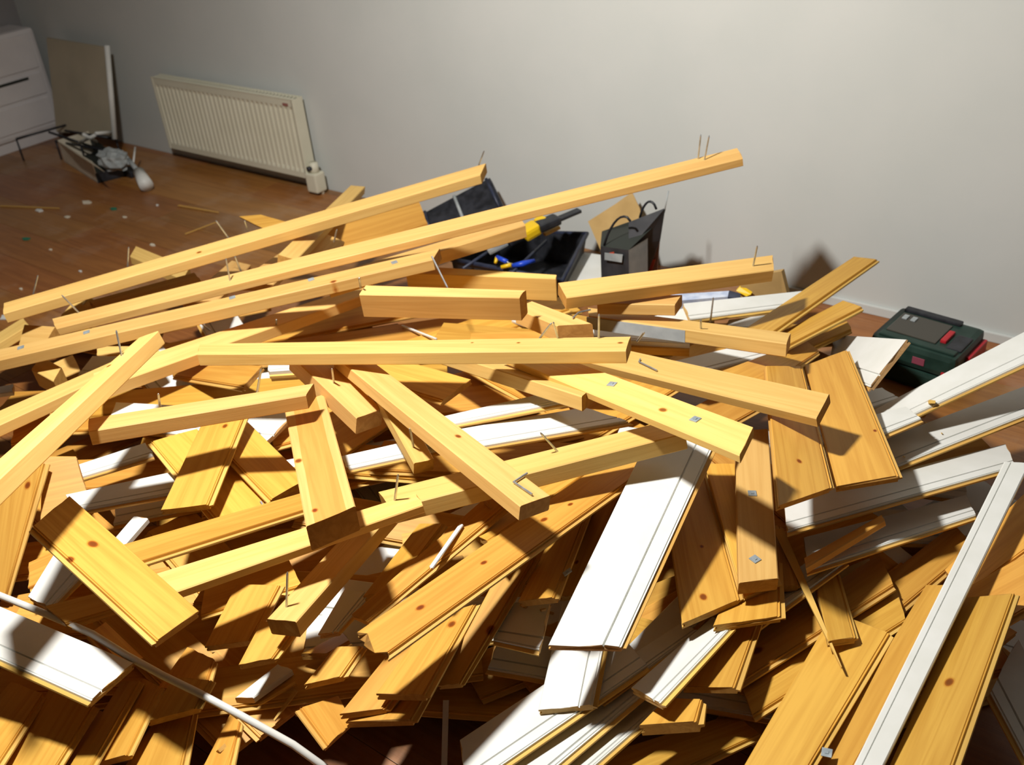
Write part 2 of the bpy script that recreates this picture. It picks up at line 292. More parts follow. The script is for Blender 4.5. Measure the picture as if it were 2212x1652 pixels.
('F84', 'P', 0.014, [-14967, 6731, 1788, -10964, 11315, 1817, -10253, 10740, 1509, -14341, 6056, 1480], 'largely visible low pine board in the gap left of the leaning batten', {}),
('F85', 'P', 0.014, [-14951, 7955, 2221, -8654, 12104, 1374, -8268, 11227, 1034, -14726, 7040, 1919], 'largely visible low pine board in the gap below the leaning batten', {}),
('F86', 'W', 0.014, [-13196, 8973, 2028, -6544, 12778, 962, -6195, 11851, 642, -13004, 8038, 1752], 'largely visible low white painted board in the gap right of the leaning batten', {}),
('F87', 'W', 0.014, [-12566, 8272, 1760, -5730, 14637, 1157, -5051, 13976, 824, -12061, 7501, 1455], 'largely visible low white painted board in the gap above the board with a reddish knot', {}),
('F88', 'P', 0.014, [-9612, 9425, 1180, -5976, 15263, 1465, -5054, 14965, 1182, -8744, 9005, 887], 'largely visible low pine board in the gap left of the shorter white board', {}),
('F89', 'P', 0.014, [-8493, 9823, 1000, -4796, 17320, 1793, -3833, 17280, 1470, -7563, 9600, 639], 'largely visible low pine board in the gap right of the board with two knots', {}),
('F90', 'W', 0.014, [-6983, 11177, 931, -3537, 17071, 1177, -2596, 16878, 859, -6102, 10853, 603], 'half-buried white painted board in the gap left of the long white moulding', {}),
('F91', 'P', 0.014, [-6524, 12075, 1044, -1914, 18280, 1080, -1015, 17933, 802, -5709, 11611, 764], 'half-buried pine board in the gap above the board with a clip', {}),
('F92', 'P', 0.014, [-3340, 16575, 1165, -890, 16078, 910, -1238, 15026, 861, -3689, 15543, 1117], 'half-buried pine board in the gap right of the long white moulding', {}),
('F93', 'P', 0.014, [-17036, 4308, 1787, -14045, 6700, 1613, -13479, 5796, 1463, -16508, 3390, 1641], 'largely visible low pine board in the gap below the bright white board at left edge', {}),
('F94', 'P', 0.014, [-15870, 6749, 2079, -11609, 6506, 1190, -11790, 5311, 1156, -16050, 5627, 2049], 'largely visible low pine board in the gap above the bottom left board row', {}),
('F95', 'P', 0.014, [-13483, 7129, 1676, -11344, 6977, 1306, -11518, 5836, 1281, -13657, 6017, 1653], 'largely visible low pine board in the gap left of the stacked boards at bottom middle', {}),
('F96', 'P', 0.014, [-13780, 5828, 1709, -9562, 10035, 1399, -8847, 9240, 1307, -13106, 5024, 1620], 'largely visible low pine board in the gap below the board end by the leaning batten', {}),
('F97', 'W', 0.014, [-9210, 10316, 1473, -3898, 13006, 697, -3506, 11954, 634, -8859, 9307, 1416], 'largely visible low white painted board in the gap right of the shorter white board', {}),
('F98', 'P', 0.014, [-8001, 11886, 1440, -2529, 13776, 602, -2301, 12661, 554, -7802, 10827, 1397], 'half-buried pine board in the gap left of the square ended white board', {}),
('F99', 'P', 0.014, [-4658, 13996, 1068, -2292, 12621, 766, -2943, 11657, 764, -5296, 13051, 1066], 'sliver of a pine board in the gap right of the square ended white board', {}),
('F100', 'P', 0.014, [-4668, 12219, 1052, -1463, 15681, 1098, -621, 14903, 1108, -3821, 11441, 1062], 'half-buried pine board in the gap above the board with a round knot', {}),
('P17', 'P', 0.014, [-4159, 13709, 1052, -2735, 18130, 1351, -2082, 17327, 1547, -3229, 13604, 1309], 'shadowed pine board deep in the gap left of the long white moulding', {}),
('P12', 'P', 0.014, [-2450, 16343, 1572, -1357, 19946, 2211, -870, 17548, 2260, -1870, 15576, 1754], 'pine board at the right edge behind the top of the long white moulding', {}),
('P11', 'P', 0.014, [-2631, 14595, 1569, -849, 17342, 2366, -506, 15773, 2275, -1719, 13859, 1727], 'tongued pine board entering from the right edge beneath the long white moulding', {}),
('P16a', 'P', 0.014, [-5079, 12969, 1184, -3746, 16386, 1355, -3073, 15226, 1691, -4650, 11568, 1456], 'dark shaded pine board, upper of two with knots below the splinter tip', {'knots': [(1635, 1405, 0.0094)]}),
('P16b', 'P', 0.014, [-4730, 11770, 1177, -3113, 15524, 1396, -2590, 14416, 1689, -4139, 11004, 1462], 'dark shaded pine board, lower of two with knots below the splinter tip', {'knots': [(1742, 1520, 0.0072)]}),
('P24', 'P', 0.014, [-6626, 8607, 1029, -4757, 11593, 585, -4016, 11204, 887, -5211, 8383, 1449], 'pine board with a double tongue line at the bottom edge, right of the white boards', {}),
('P15', 'P', 0.014, [-3855, 13957, 1704, -3846, 9841, 1582, -2847, 10408, 1683, -2677, 13894, 1801], 'wide pine board with a metal clip at the bottom of the photo', {'knots': [(1815, 1635, 0.0065)], 'clips': [(1786, 1626, 15)]}),
('P14', 'P', 0.014, [-2565, 15341, 1934, -2917, 10666, 1328, -2248, 10752, 1738, -1963, 15284, 2292], 'pine board lying directly left of the long white moulding', {}),
('P10', 'P', 0.014, [-1836, 15293, 2012, -1851, 11028, 1719, -895, 11197, 2252, -1012, 15409, 2469], 'pine board with one round knot lying right of the long white moulding', {'knots': [(2050, 1473, 0.0072)]}),
('P18', 'P', 0.014, [-4561, 14759, 1670, -3567, 12893, 2019, -3163, 13360, 1948, -4160, 15161, 1609], 'short pine board end hanging down beside the pointed splinter', {}),
('W63', 'W', 0.014, [-6011, 11813, 1333, -4549, 15764, 1753, -4006, 15056, 2036, -5350, 11367, 1653], 'shaded white board under the white fan, right of the pine board ends', {}),
('W14', 'W', 0.014, [-822, 15521, 1324, 937, 13152, 939, 492, 12258, 931, -954, 13895, 1226], 'white board in the bottom right corner of the pile', {}),
('W47', 'W', 0.014, [-6964, 10983, 1352, -6465, 14513, 1578, -5708, 14232, 1650, -6085, 11037, 1454], 'shaded white board under the right edge of the big white board', {}),
('W46', 'W', 0.014, [-6669, 7906, 1243, -6065, 10652, 1235, -5561, 10368, 1503, -6021, 8094, 1528], 'lowest of the narrow white boards fanning out below the big white board', {}),
('P23', 'P', 0.022, [-5470, 10262, 1933, -5568, 9461, 1962, -4596, 9882, 2305, -4790, 10393, 2186], 'short split pine offcut lying in the shade at the bottom', {}),
('P22', 'P', 0.014, [-5592, 12722, 1642, -5405, 10692, 1812, -4399, 10889, 2224, -4819, 12775, 1963], 'short pine board end sticking out below the two knotty boards, half shaded', {}),
('W48', 'W', 0.014, [-9186, 10265, 2261, -8256, 10754, 2341, -7780, 9695, 2181, -8730, 9455, 2139], 'shaded white board end left of the big white board', {}),
('W43', 'W', 0.014, [-7305, 7455, 1410, -6071, 12105, 1606, -5541, 11831, 1723, -6535, 7617, 1571], 'narrow white board running to the bottom edge beside the grooved white board', {}),
('W44', 'W', 0.014, [-7051, 9978, 1507, -6205, 12165, 1667, -5678, 12054, 1851, -6440, 9654, 1732], "narrow white board peeping out right of the big white board's end", {}),
('W45', 'W', 0.014, [-5629, 12371, 1994, -6039, 9984, 2089, -5206, 9655, 2529, -5044, 12111, 2307], 'shaded white board with a square end right of the big white board', {}),
('W42', 'W', 0.014, [-7019, 11260, 1728, -8317, 7858, 1380, -7444, 6959, 1581, -6031, 10678, 1961], 'grooved white board reaching the bottom edge below the shorter white board', {}),
('W41', 'W', 0.014, [-8374, 11285, 1822, -7295, 8887, 1782, -6380, 9386, 2000, -7358, 11659, 2045], 'shorter white board with a shadow across it, under the big white board', {}),
('P67', 'P', 0.014, [-10727, 7251, 1623, -10059, 6972, 1564, -9868, 6161, 1928, -10792, 6380, 2096], 'dark corner of a pine board near the bottom in the shade', {}),
('P60h', 'P', 0.014, [-13063, 4854, 1777, -12423, 3579, 1902, -11094, 4167, 2245, -12427, 5406, 1948], 'shaded pine board at the bottom edge behind the white cable', {}),
('P60i', 'P', 0.014, [-12124, 5838, 1636, -11443, 4504, 1692, -10653, 4718, 2055, -11629, 5738, 1824], 'narrow pine board crossing under the white cable at the bottom edge', {}),
('W60', 'W', 0.014, [-12019, 8905, 2296, -11660, 7749, 2206, -11271, 7988, 2313, -11272, 9030, 2455], 'small lit white board end right of the leaning batten with one nail', {}),
('P65', 'P', 0.014, [-11604, 8306, 1821, -11873, 7424, 1871, -11203, 7658, 2052, -11130, 8125, 2003], 'small pine scrap below the lit white board end', {}),
('P66', 'P', 0.014, [-11154, 7757, 2203, -10963, 6747, 2232, -10440, 7352, 2238, -10639, 8071, 2215], 'shaded pine board end below the pale broken end', {}),
('W61', 'W', 0.014, [-12259, 7140, 1648, -12292, 6081, 1687, -11957, 6256, 1728, -11839, 7157, 1708], 'shaded white strip above the white cable at the bottom', {}),
('P68', 'P', 0.014, [-14693, 7442, 2194, -13772, 8957, 2346, -12615, 8359, 2443, -13977, 6773, 2243], 'dark shaded pine board beneath the long batten on the left', {}),
('P69', 'P', 0.014, [-18273, 5688, 2476, -17699, 7259, 2534, -16541, 6877, 2707, -17277, 5159, 2628], 'dark shaded pine board behind the big diagonal board at left', {}),
('W51', 'W', 0.014, [-17534, 6039, 2885, -16947, 4992, 2751, -16198, 5084, 2745, -16352, 6030, 2857], 'white board end in shade left of the big diagonal pine board', {}),
('W52', 'W', 0.014, [-17068, 7657, 2893, -16810, 6920, 2858, -16390, 6878, 2882, -16676, 7744, 2925], 'small sliver of lit white board beside the big diagonal pine board', {}),
('P53', 'P', 0.014, [-16182, 4978, 2946, -15185, 6715, 2736, -14604, 6453, 2727, -15304, 4961, 2898], 'pine board lying across under the big diagonal board at left', {}),
('P54', 'P', 0.014, [-15535, 5683, 2251, -14235, 5594, 2080, -13825, 4987, 2598, -15038, 5121, 2707], 'short pine board partly hidden by the white cable at left', {}),
('P60a', 'P', 0.014, [-16208, 3901, 1850, -15496, 2171, 1964, -13938, 2174, 2146, -15173, 4056, 1968], 'pine board at the left bottom corner, farthest left of the row', {}),
('P60b', 'P', 0.014, [-15344, 4243, 1929, -14364, 2517, 1778, -13423, 3037, 1893, -14019, 4429, 2026], 'pine board in the bottom left row, right below the bright white board', {}),
('P60c', 'P', 0.014, [-14539, 4590, 1470, -13837, 3254, 1444, -13329, 3405, 1659, -14218, 4544, 1576], 'thin tongued pine edge in the bottom left row', {}),
('P60g', 'P', 0.014, [-13905, 6329, 1909, -13623, 5383, 1826, -12358, 5686, 2250, -12847, 6274, 2209], 'pine board end with a pale right edge left of the white cable', {}),
('P60f', 'P', 0.014, [-13288, 5598, 2122, -12896, 4660, 2100, -11970, 5266, 2490, -12247, 5817, 2488], 'pine board with a slanting sawn end in the bottom left row', {}),
('P60e', 'P', 0.014, [-14140, 5380, 1800, -13296, 3693, 1723, -12455, 4075, 2206, -13220, 5311, 2197], 'pine board with a pale tongue edge in the bottom left row', {}),
('P60d', 'P', 0.014, [-14376, 5103, 1820, -13402, 3156, 1768, -12776, 3338, 2040, -13791, 5251, 2070], 'narrow pine board with a pale ridge in the bottom left row', {}),
('T5', 'S', 0.03, [-30179, 11014, 1867, -30519, 12498, 1892, -29723, 12245, 1936, -29435, 10698, 1905], 'short batten at the left edge below the tip of the upper long batten', {}),
('T5b', 'S', 0.03, [-27688, 11289, 2988, -26557, 11656, 3033, -26267, 11007, 2770, -27145, 10697, 2726], 'short brown offcut at left below the second long batten', {}),
('T10', 'P', 0.014, [-22772, 8102, 2884, -22764, 9192, 3051, -21821, 8187, 2751, -22325, 7672, 2749], 'small pale board end at the left edge behind the front batten', {}),
('T9', 'W', 0.014, [-26157, 9163, 2404, -25782, 9647, 2405, -25400, 9396, 2393, -25838, 8983, 2394], 'tiny white scrap at the left edge behind the front batten', {}),
('T7', 'S', 0.033, [-24605, 11713, 2896, -23602, 12272, 2894, -23205, 11984, 2870, -24191, 11431, 2872], 'small square batten end under the third long batten at left', {}),
('T8', 'S', 0.03, [-25621, 10598, 2521, -25874, 11543, 2335, -25317, 11359, 2044, -25082, 10428, 2237], 'small dark offcut beside the cube-shaped end at left', {}),
('W8', 'W', 0.014, [-24136, 11283, 2937, -22698, 11833, 3039, -21960, 11102, 2775, -23988, 10563, 2704], 'white board scrap peeping out behind the crossing battens at left', {}),
('T6', 'S', 0.06, [-24921, 10276, 3223, -23928, 10266, 3169, -23543, 9770, 3106, -24627, 9773, 3164], 'cube-shaped lit batten end standing between the left battens', {}),
('T4', 'S', 0.03, [-27485, 13162, 3233, -26334, 13144, 3160, -26265, 12462, 2760, -27598, 12363, 2776], 'short lit offcut between the two upper long battens at left, with a nail', {'nails': [(180, 657, 195, 635)]}),
('T1', 'S', 0.03, [-30734, 17238, 2448, -27434, 17049, 2410, -26799, 16283, 2446, -30107, 16535, 2480], 'small batten end poking out behind the upper long batten, left', {}),
('T2', 'P', 0.014, [-27463, 19477, 3343, -26735, 19862, 3402, -25107, 20209, 3147, -26110, 19578, 2992], 'small pine scrap behind the upper long batten, with a nail beside it', {}),
('U4', 'P', 0.014, [-26695, 12917, 3255, -25239, 15800, 3287, -24453, 15516, 3211, -25895, 12764, 3185], 'brown shaded board between the two upper long battens', {}),
('U1', 'S', 0.02, [-23026, 13802, 3759, -26222, 17906, 2587, -25483, 18101, 2495, -22596, 14628, 3479], 'pale board under the second long batten, left of two', {}),
('U2', 'S', 0.02, [-21646, 14668, 4258, -25558, 19780, 2411, -24833, 20032, 2284, -21264, 15688, 3844], 'pale board under the second long batten, right of two', {}),
('U5', 'P', 0.014, [-25017, 19872, 3007, -23407, 24413, 2844, -22425, 23707, 2293, -23709, 19763, 2381], 'pine board between the two upper long battens, near the black toolbox lid', {}),
('U3', 'S', 0.03, [-23137, 18590, 3252, -23687, 19967, 3285, -23033, 20222, 2979, -22595, 18928, 2981], 'small pale offcut between the two upper long battens', {}),
('T3', 'S', 0.03, [-22143, 16747, 4162, -26105, 23685, 3221, -25765, 24097, 3077, -21558, 16921, 4033], 'short batten leaning up under the upper long batten, its end by the radiator', {}),
('W10', 'W', 0.014, [-12784, 19664, 2638, -10657, 22397, 2856, -10109, 21470, 2757, -11990, 19332, 2591], 'white board behind the crossing battens, its square end left of the nail', {}),
('W9', 'W', 0.014, [-11090, 21421, 3104, -8778, 24462, 2673, -8828, 23003, 2755, -10477, 20658, 3072], 'upper white board with a standing nail near the wall', {'nails': [(1535, 690, 1541, 642)]}),
('W11', 'W', 0.014, [-9908, 21886, 2679, -9074, 22424, 2782, -8972, 21522, 2738, -9822, 21287, 2651], 'small white board scrap below the upper white board', {}),
('W13', 'W', 0.014, [-10324, 18387, 2946, -8596, 21207, 2761, -7724, 21105, 2714, -9314, 18441, 2885], 'white board with a wooden lower edge right of the grey ended beam', {}),
('W12', 'W', 0.04, [-12758, 18956, 3214, -9996, 19785, 3135, -9874, 19501, 3122, -12326, 18283, 3178], 'thick white painted piece with a grey side, behind the long horizontal batten', {}),
('P2', 'W', 0.014, [-7588, 23667, 1953, -4926, 20742, 4029, -5321, 19471, 3222, -6953, 21650, 2062], 'white board end pointing at the green case', {}),
('S26', 'P', 0.014, [-8253, 21664, 2411, -7293, 23796, 2395, -6956, 23275, 2455, -7639, 21400, 2485], 'narrow brown board in the fan of boards near the green case', {}),
('S25', 'P', 0.014, [-8459, 20584, 2994, -7389, 23564, 3126, -6632, 22891, 3413, -7607, 20282, 3285], 'orange board just below the board sticking up, left of the green case', {}),
('S24', 'P', 0.014, [-9191, 20778, 2967, -8123, 26361, 3073, -7265, 25920, 3359, -8178, 20612, 3291], 'orange board sticking up in front of the grey wall at right', {}),
('S27', 'P', 0.014, [-8185, 17838, 3763, -7725, 21878, 2663, -7092, 21294, 2770, -6945, 17361, 3797], 'brown board with a bright tongue edge behind the clipped batten', {}),
('S23', 'S', 0.035, [-12541, 18882, 3811, -7271, 19604, 4129, -7100, 18910, 4242, -12189, 18339, 3917], 'batten running from the grey beam to the orange fan of boards', {'patch': (0.05, 0.55), 'nails': [(1514, 710, 1514, 690)]}),
('S22', 'S', 0.03, [-12077, 18630, 4371, -10182, 19658, 4414, -10027, 18955, 4496, -11836, 18205, 4432], 'short batten below the upper right beam, dark end by the white board', {}),
('S21', 'S', 0.045, [-13369, 17587, 4403, -11142, 16968, 4642, -11864, 16537, 4598, -13574, 17065, 4411], 'short batten end with bent nails in the middle top of the pile', {'wires': [[(1237, 690), (1250, 678), (1276, 672)]]}),
('W19', 'W', 0.014, [-6410, 20207, 2206, -5518, 21515, 2081, -4899, 21130, 2144, -5663, 19407, 2322], 'short white board behind the knotty panel pair', {}),
('W23', 'W', 0.014, [-5078, 15418, 1925, -2729, 18962, 1573, -2292, 17967, 1851, -4494, 14073, 2299], 'shaded white board directly beneath the longest white board', {}),
('W25', 'P', 0.014, [-4683, 14360, 2368, -3840, 16429, 2364, -3701, 16173, 2465, -4493, 13978, 2511], 'thin tongued strip lying on the shaded white board', {}),
('W20', 'W', 0.014, [-5440, 19717, 2293, -2455, 23683, 3826, -2102, 21951, 3854, -4929, 18834, 2447], 'topmost of the three white boards pointing right, near the green case', {}),
('W21', 'W', 0.014, [-5008, 18861, 2138, -2131, 23571, 2332, -1816, 21894, 2491, -4319, 17705, 2329], 'middle of the three white boards pointing right', {}),
('W20b', 'W', 0.014, [-5263, 18738, 2865, -4482, 19742, 2895, -3928, 19119, 3088, -4604, 17660, 3139], 'short grooved white board lying over the three white boards', {}),
('W22', 'W', 0.014, [-5739, 15815, 2360, -2423, 20753, 1952, -1935, 19562, 2238, -5115, 14527, 2682], 'lowest and longest of the three white boards pointing right', {}),
('W30', 'M', 0.02, [-2133, 18769, 2871, -2293, 10570, 1917, -1896, 10816, 1932, -1678, 18939, 2875], 'long narrow white moulding running to the bottom edge at right', {}),
('P19', 'P', 0.014, [-6271, 15443, 1749, -5340, 13395, 1955, -4525, 14055, 1990, -5639, 15682, 1792], 'pine board behind the vertical clipped batten', {}),
('P21', 'P', 0.014, [-5832, 14017, 2017, -5351, 11781, 2406, -4330, 12660, 2458, -5100, 14374, 2091], 'pine board end just below the vertical clipped batten', {}),
('P20b', 'P', 0.014, [-7647, 15973, 2501, -5175, 12711, 2436, -4739, 13480, 2382, -6997, 16449, 2442], 'pine board half hidden by the vertical clipped batten', {}),
('P20', 'P', 0.014, [-8740, 15899, 2125, -5801, 11448, 2509, -5182, 12706, 2436, -7888, 16427, 2109], 'pine board with two knots between the big white board and the vertical batten', {'knots': [(1516, 1180, 0.0043), (1519, 1289, 0.0065)]}),
('P1a', 'P', 0.014, [-7373, 18443, 3809, -4922, 13424, 4270, -4461, 15113, 3747, -6841, 19458, 3422], 'left board of the knotty panel pair in front of the white boards', {'knots': [(1727, 996, 0.0058)]}),
('P1b', 'P', 0.014, [-6942, 19803, 3231, -4521, 15377, 3540, -3544, 16304, 3584, -6300, 21012, 3242], 'right board of the knotty panel pair in front of the white boards', {'knots': [(1890, 930, 0.0036)]}),
('W2', 'W', 0.014, [-12943, 12922, 3692, -10984, 14895, 3953, -10182, 14549, 4131, -12178, 12840, 3847], 'narrow white board above the blunt-ended white board in the middle', {}),
('W3', 'W', 0.014, [-13980, 11029, 3480, -12168, 13113, 3596, -11567, 12542, 3708, -13349, 10630, 3587], 'shaded white board behind the short batten with a bent nail', {}),
('W1', 'W', 0.014, [-12649, 12130, 3817, -10188, 15036, 3708, -8827, 14898, 3864, -11364, 12017, 3962], 'white board with a slanting end in the middle of the pile', {}),
('P37b', 'P', 0.014, [-9000, 13690, 2730, -8311, 11059, 2176, -7890, 11172, 2340, -8332, 13635, 2922], 'narrow pine board next to the left edge of the big white board', {'knots': [(1246, 1214, 0.0036)]}),
('P37a', 'P', 0.014, [-9722, 13609, 2223, -8610, 10182, 2642, -7669, 10177, 3267, -9049, 13729, 2682], 'pine board with a grey clip left of the big white board', {'clips': [(1226, 1236, 30)]}),
('P36', 'P', 0.014, [-9528, 10998, 2605, -9023, 8192, 2005, -8616, 8438, 2070, -8928, 11395, 2707], 'narrow pine board with a dark knot at its split right edge', {'knots': [(1060, 1360, 0.0079)]}),
('P34b', 'P', 0.014, [-10319, 8823, 1638, -10016, 6767, 1839, -8825, 7400, 2073, -9476, 9322, 1800], 'lower of two stacked pine boards at the bottom middle', {}),
('P34a', 'P', 0.014, [-10372, 8617, 1992, -10095, 6752, 2027, -9392, 7323, 2066, -9581, 9069, 2037], 'upper of two stacked pine boards at the bottom middle', {}),
('P35', 'P', 0.014, [-10139, 9330, 2114, -9614, 7252, 2361, -8684, 7659, 2530, -9529, 10134, 2190], 'pine board with a reddish knot under the long pale broken board', {'knots': [(976, 1348, 0.0079)]}),
('P32', 'P', 0.014, [-10846, 11121, 2891, -9708, 16402, 2386, -9353, 17345, 2346, -9405, 10503, 3475], 'orange board lying along the upper side of the long broken board', {}),
('P33', 'P', 0.014, [-11736, 10926, 2635, -11281, 8719, 2614, -10633, 9034, 2861, -11012, 11020, 2891], 'pine board end behind the white sliver', {}),
('P31', 'P', 0.014, [-10347, 11974, 3484, -10954, 8102, 2833, -10447, 8086, 2900, -9657, 11846, 3559], 'narrow tongued board just above the long broken board', {}),
('W62', 'W', 0.004, [-10407, 10791, 3357, -10136, 9484, 3322, -10028, 9447, 3369, -10291, 10759, 3409], 'thin white sliver between pine boards left of centre', {}),
('P30', 'P', 0.014, [-8823, 16362, 3081, -9727, 7097, 3893, -8755, 6889, 4086, -7790, 15610, 3342], 'long pine board with a pale broken lower end in the centre', {'knots': [(908, 1312, 0.0065), (1045, 1215, 0.005), (1175, 1122, 0.0058), (1232, 1089, 0.0043)], 'rag': 0.012}),
('W40', 'W', 0.014, [-8384, 14896, 3792, -7121, 9091, 3329, -6014, 9813, 3287, -7098, 15725, 3742], 'big white grooved board in the centre foreground', {'rag': 0.004}),
('P45', 'P', 0.014, [-22413, 12717, 2579, -18087, 12461, 3796, -17926, 11589, 3637, -21579, 11952, 2643], 'dark orange board behind the small white block', {}),
('W7', 'W', 0.03, [-17693, 12362, 4036, -17192, 12856, 4042, -16690, 12608, 4007, -17394, 12089, 4008], 'small white painted block beneath the long horizontal batten', {}),
('W6', 'W', 0.014, [-20085, 7509, 2930, -18981, 9386, 3045, -18144, 9085, 3148, -19383, 7285, 3016], 'greyish shaded white board above the bright short white board at left', {}),
('P51', 'P', 0.014, [-19801, 7360, 3633, -19291, 7872, 3496, -18250, 7352, 2661, -18774, 6312, 2619], 'shaded pine board above the big diagonal board at left', {}),
('W5', 'W', 0.014, [-18684, 7084, 3182, -17033, 9323, 3116, -16128, 8710, 3222, -17814, 6788, 3261], 'bright white board with a wooden lower edge, left of the tongued plank', {}),
('W4', 'W', 0.014, [-21421, 10178, 2925, -16668, 12147, 3093, -16387, 10781, 3030, -20662, 9313, 2894], 'bright white board with a cut corner, upper left of centre', {}),
('P43', 'P', 0.014, [-14575, 13454, 2801, -14643, 11622, 2868, -15845, 12135, 3221, -15713, 13750, 3140], 'pine board lying behind the big two-toned beam', {}),
('P41b', 'P', 0.014, [-17199, 11031, 3346, -14321, 10265, 3216, -14216, 9127, 3445, -17546, 9970, 3605], 'right board of the crossed pair under the tongued plank', {}),
('P41a', 'P', 0.014, [-17979, 10193, 3313, -14427, 9248, 3256, -14428, 8012, 3360, -18403, 9132, 3419], 'left board of the crossed pair under the tongued plank, pointed corner', {'nails': [(566, 1088, 593, 1136)]}),
('S20u', 'P', 0.014, [-15390, 6348, 3792, -13679, 10201, 3332, -12913, 9766, 3524, -14389, 6033, 3995], 'shaded board above the long batten at left centre', {}),
('P61', 'P', 0.014, [-13870, 7688, 2454, -13193, 6302, 2330, -12325, 6832, 2511, -12850, 8103, 2636], 'pine board end left of the leaning batten with one nail', {}),
('P62', 'P', 0.014, [-12442, 7176, 2678, -12001, 6202, 2633, -11457, 6687, 2720, -11625, 7512, 2775], 'pine board end under the foot of the leaning batten', {}),
('S19', 'S', 0.035, [-12581, 10353, 3086, -11746, 6870, 3374, -11152, 7054, 3461, -11994, 10591, 3169], 'leaning batten with one upright nail in its lower end', {'nails': [(619, 1310, 621, 1235)]}),
('M1', 'S', 0.036, [-12087, 10266, 3800, -7854, 14566, 4442, -7203, 14163, 4612, -11294, 9856, 4003], 'thick beam sloping up to the clipped board, centre', {'nails': [(1204, 975, 1167, 934)]}),
('S20', 'S', 0.018, [-14146, 6016, 3852, -10965, 10255, 4253, -10527, 10007, 4317, -13264, 5822, 3978], 'long batten with a pale split end, running from lower left to the centre', {'nails': [(853, 1080, 860, 1024)]}),
('P44', 'P', 0.014, [-15596, 14298, 3895, -12927, 14425, 3927, -12941, 13319, 3914, -15640, 13188, 3882], 'orange board with a cut corner behind the long diagonal batten', {}),
('P40', 'P', 0.014, [-17786, 10549, 3765, -15624, 7541, 3725, -14778, 8213, 3793, -16806, 11004, 3829], 'tongued plank with one knot standing out over the white boards at left', {'knots': [(486, 920, 0.0065)]}),
('P42', 'S', 0.05, [-15223, 11928, 4204, -10826, 8639, 5124, -11142, 7747, 5171, -15542, 11008, 4254], 'big two-toned beam end with orange heartwood', {'knots': [(680, 1102, 0.0058), (645, 995, 0.0072)], 'heart': 1}),
('S12', 'S', 0.045, [-16045, 12815, 4545, -13643, 12193, 4162, -13757, 11521, 4264, -16551, 12215, 4714], 'short batten with an upright nail and dark end, left of the long diagonal batten', {'nails': [(721, 826, 717, 796)]}),
('S14', 'S', 0.03, [-13865, 12835, 4379, -11475, 11395, 4131, -11664, 11001, 4186, -14237, 12483, 4458], 'short pointed batten with a bent nail under the long diagonal batten', {'nails': [(893, 965, 885, 925)]}),
('P50', 'P', 0.014, [-16891, 6480, 4336, -12322, 6015, 4014, -12104, 4981, 4292, -16266, 5323, 4608], 'big diagonal pine board with two knots at lower left', {'knots': [(200, 1175, 0.0079), (152, 1207, 0.0058)]}),
('W50', 'W', 0.014, [-17857, 4269, 3072, -13566, 5145, 2777, -13104, 4019, 3134, -16064, 3432, 3332], 'bright white grooved board at the left edge in the foreground', {}),
('P39', 'P', 0.014, [-21192, 6476, 3542, -18750, 4575, 2148, -17993, 4985, 2241, -19367, 7269, 3665], 'pine board at the left edge with one knot, narrowing to a point below', {'knots': [(60, 1048, 0.0072)]}),
('S11', 'S', 0.033, [-17636, 7703, 5224, -14579, 11239, 5083, -14311, 10741, 5146, -17084, 7365, 5290], 'batten across left centre with a nail and a square cut end', {'nails': [(556, 846, 564, 797), (345, 875, 342, 850)]}),
('S9a', 'S', 0.03, [-22874, 7306, 3516, -22330, 12141, 3398, -21734, 11945, 3439, -22122, 6927, 3571], 'batten entering at the left edge and passing behind the steep front batten', {}),
('S9b', 'S', 0.035, [-21662, 9977, 3849, -20000, 18077, 3112, -19470, 17716, 3093, -20908, 9472, 3822], 'long bowed looking batten from under the steep front batten to the centre', {'nails': [(450, 710, 409, 678), (597, 700, 597, 690)]}),
('S16b', 'P', 0.014, [-14717, 16255, 3403, -11442, 17546, 3061, -10599, 17041, 2787, -12353, 15982, 2889], 'thin board just above the board with square clips', {}),
('S15', 'S', 0.033, [-15078, 15786, 3611, -9527, 14604, 4767, -9336, 13711, 5037, -15179, 15285, 3731], 'short stout batten lying along the board with square clips', {'knots': [(1100, 820, 0.0058)]}),
('S17', 'S', 0.025, [-12202, 17480, 3718, -5329, 16825, 4631, -5283, 16051, 4489, -12320, 16811, 3572], 'long batten pointing down right onto the knotty panel pair', {'wires': [[(1384, 778), (1381, 784), (1420, 803)]]}),
('S18', 'S', 0.03, [-7346, 16844, 2962, -5227, 12550, 2901, -4671, 13063, 2880, -6761, 17324, 2941], 'vertical batten with two metal clips right of the big white board', {'clips': [(1625, 1066, 5), (1631, 1208, 45)]}),
('S13', 'S', 0.03, [-15043, 13209, 4594, -8082, 10759, 5046, -8235, 10069, 5230, -15498, 12662, 4749], 'long diagonal batten with a dark square end and bent wire, centre', {'knots': [(990, 942, 0.0058)], 'wires': [[(1138, 1026), (1109, 1045), (1149, 1072)]]}),
('S16', 'S', 0.018, [-11217, 15307, 4697, -5651, 13784, 5543, -5462, 12819, 5591, -12313, 14817, 4547], 'board with two square metal clips in the centre right', {'knots': [(1432, 885, 0.0065)], 'clips': [(1322, 830, 20), (1502, 906, 5)]}),
('S8', 'S', 0.03, [-18548, 11216, 4950, -9326, 15682, 5456, -9030, 14991, 5545, -18037, 10773, 5038], 'long nearly horizontal batten through the middle of the pile', {'knots': [(1120, 740, 0.0043), (1340, 740, 0.005), (1020, 740, 0.0036)], 'nails': [(1205, 730, 1195, 695), (1168, 728, 1192, 697), (1293, 730, 1294, 678), (1378, 735, 1392, 717)]}),
('S5', 'S', 0.035, [-12641, 17729, 5039, -8827, 21983, 4827, -8500, 21303, 4762, -12101, 17264, 4961], 'beam pointing right in front of the wall with one upright nail', {'nails': [(1627, 574, 1636, 530)]}),
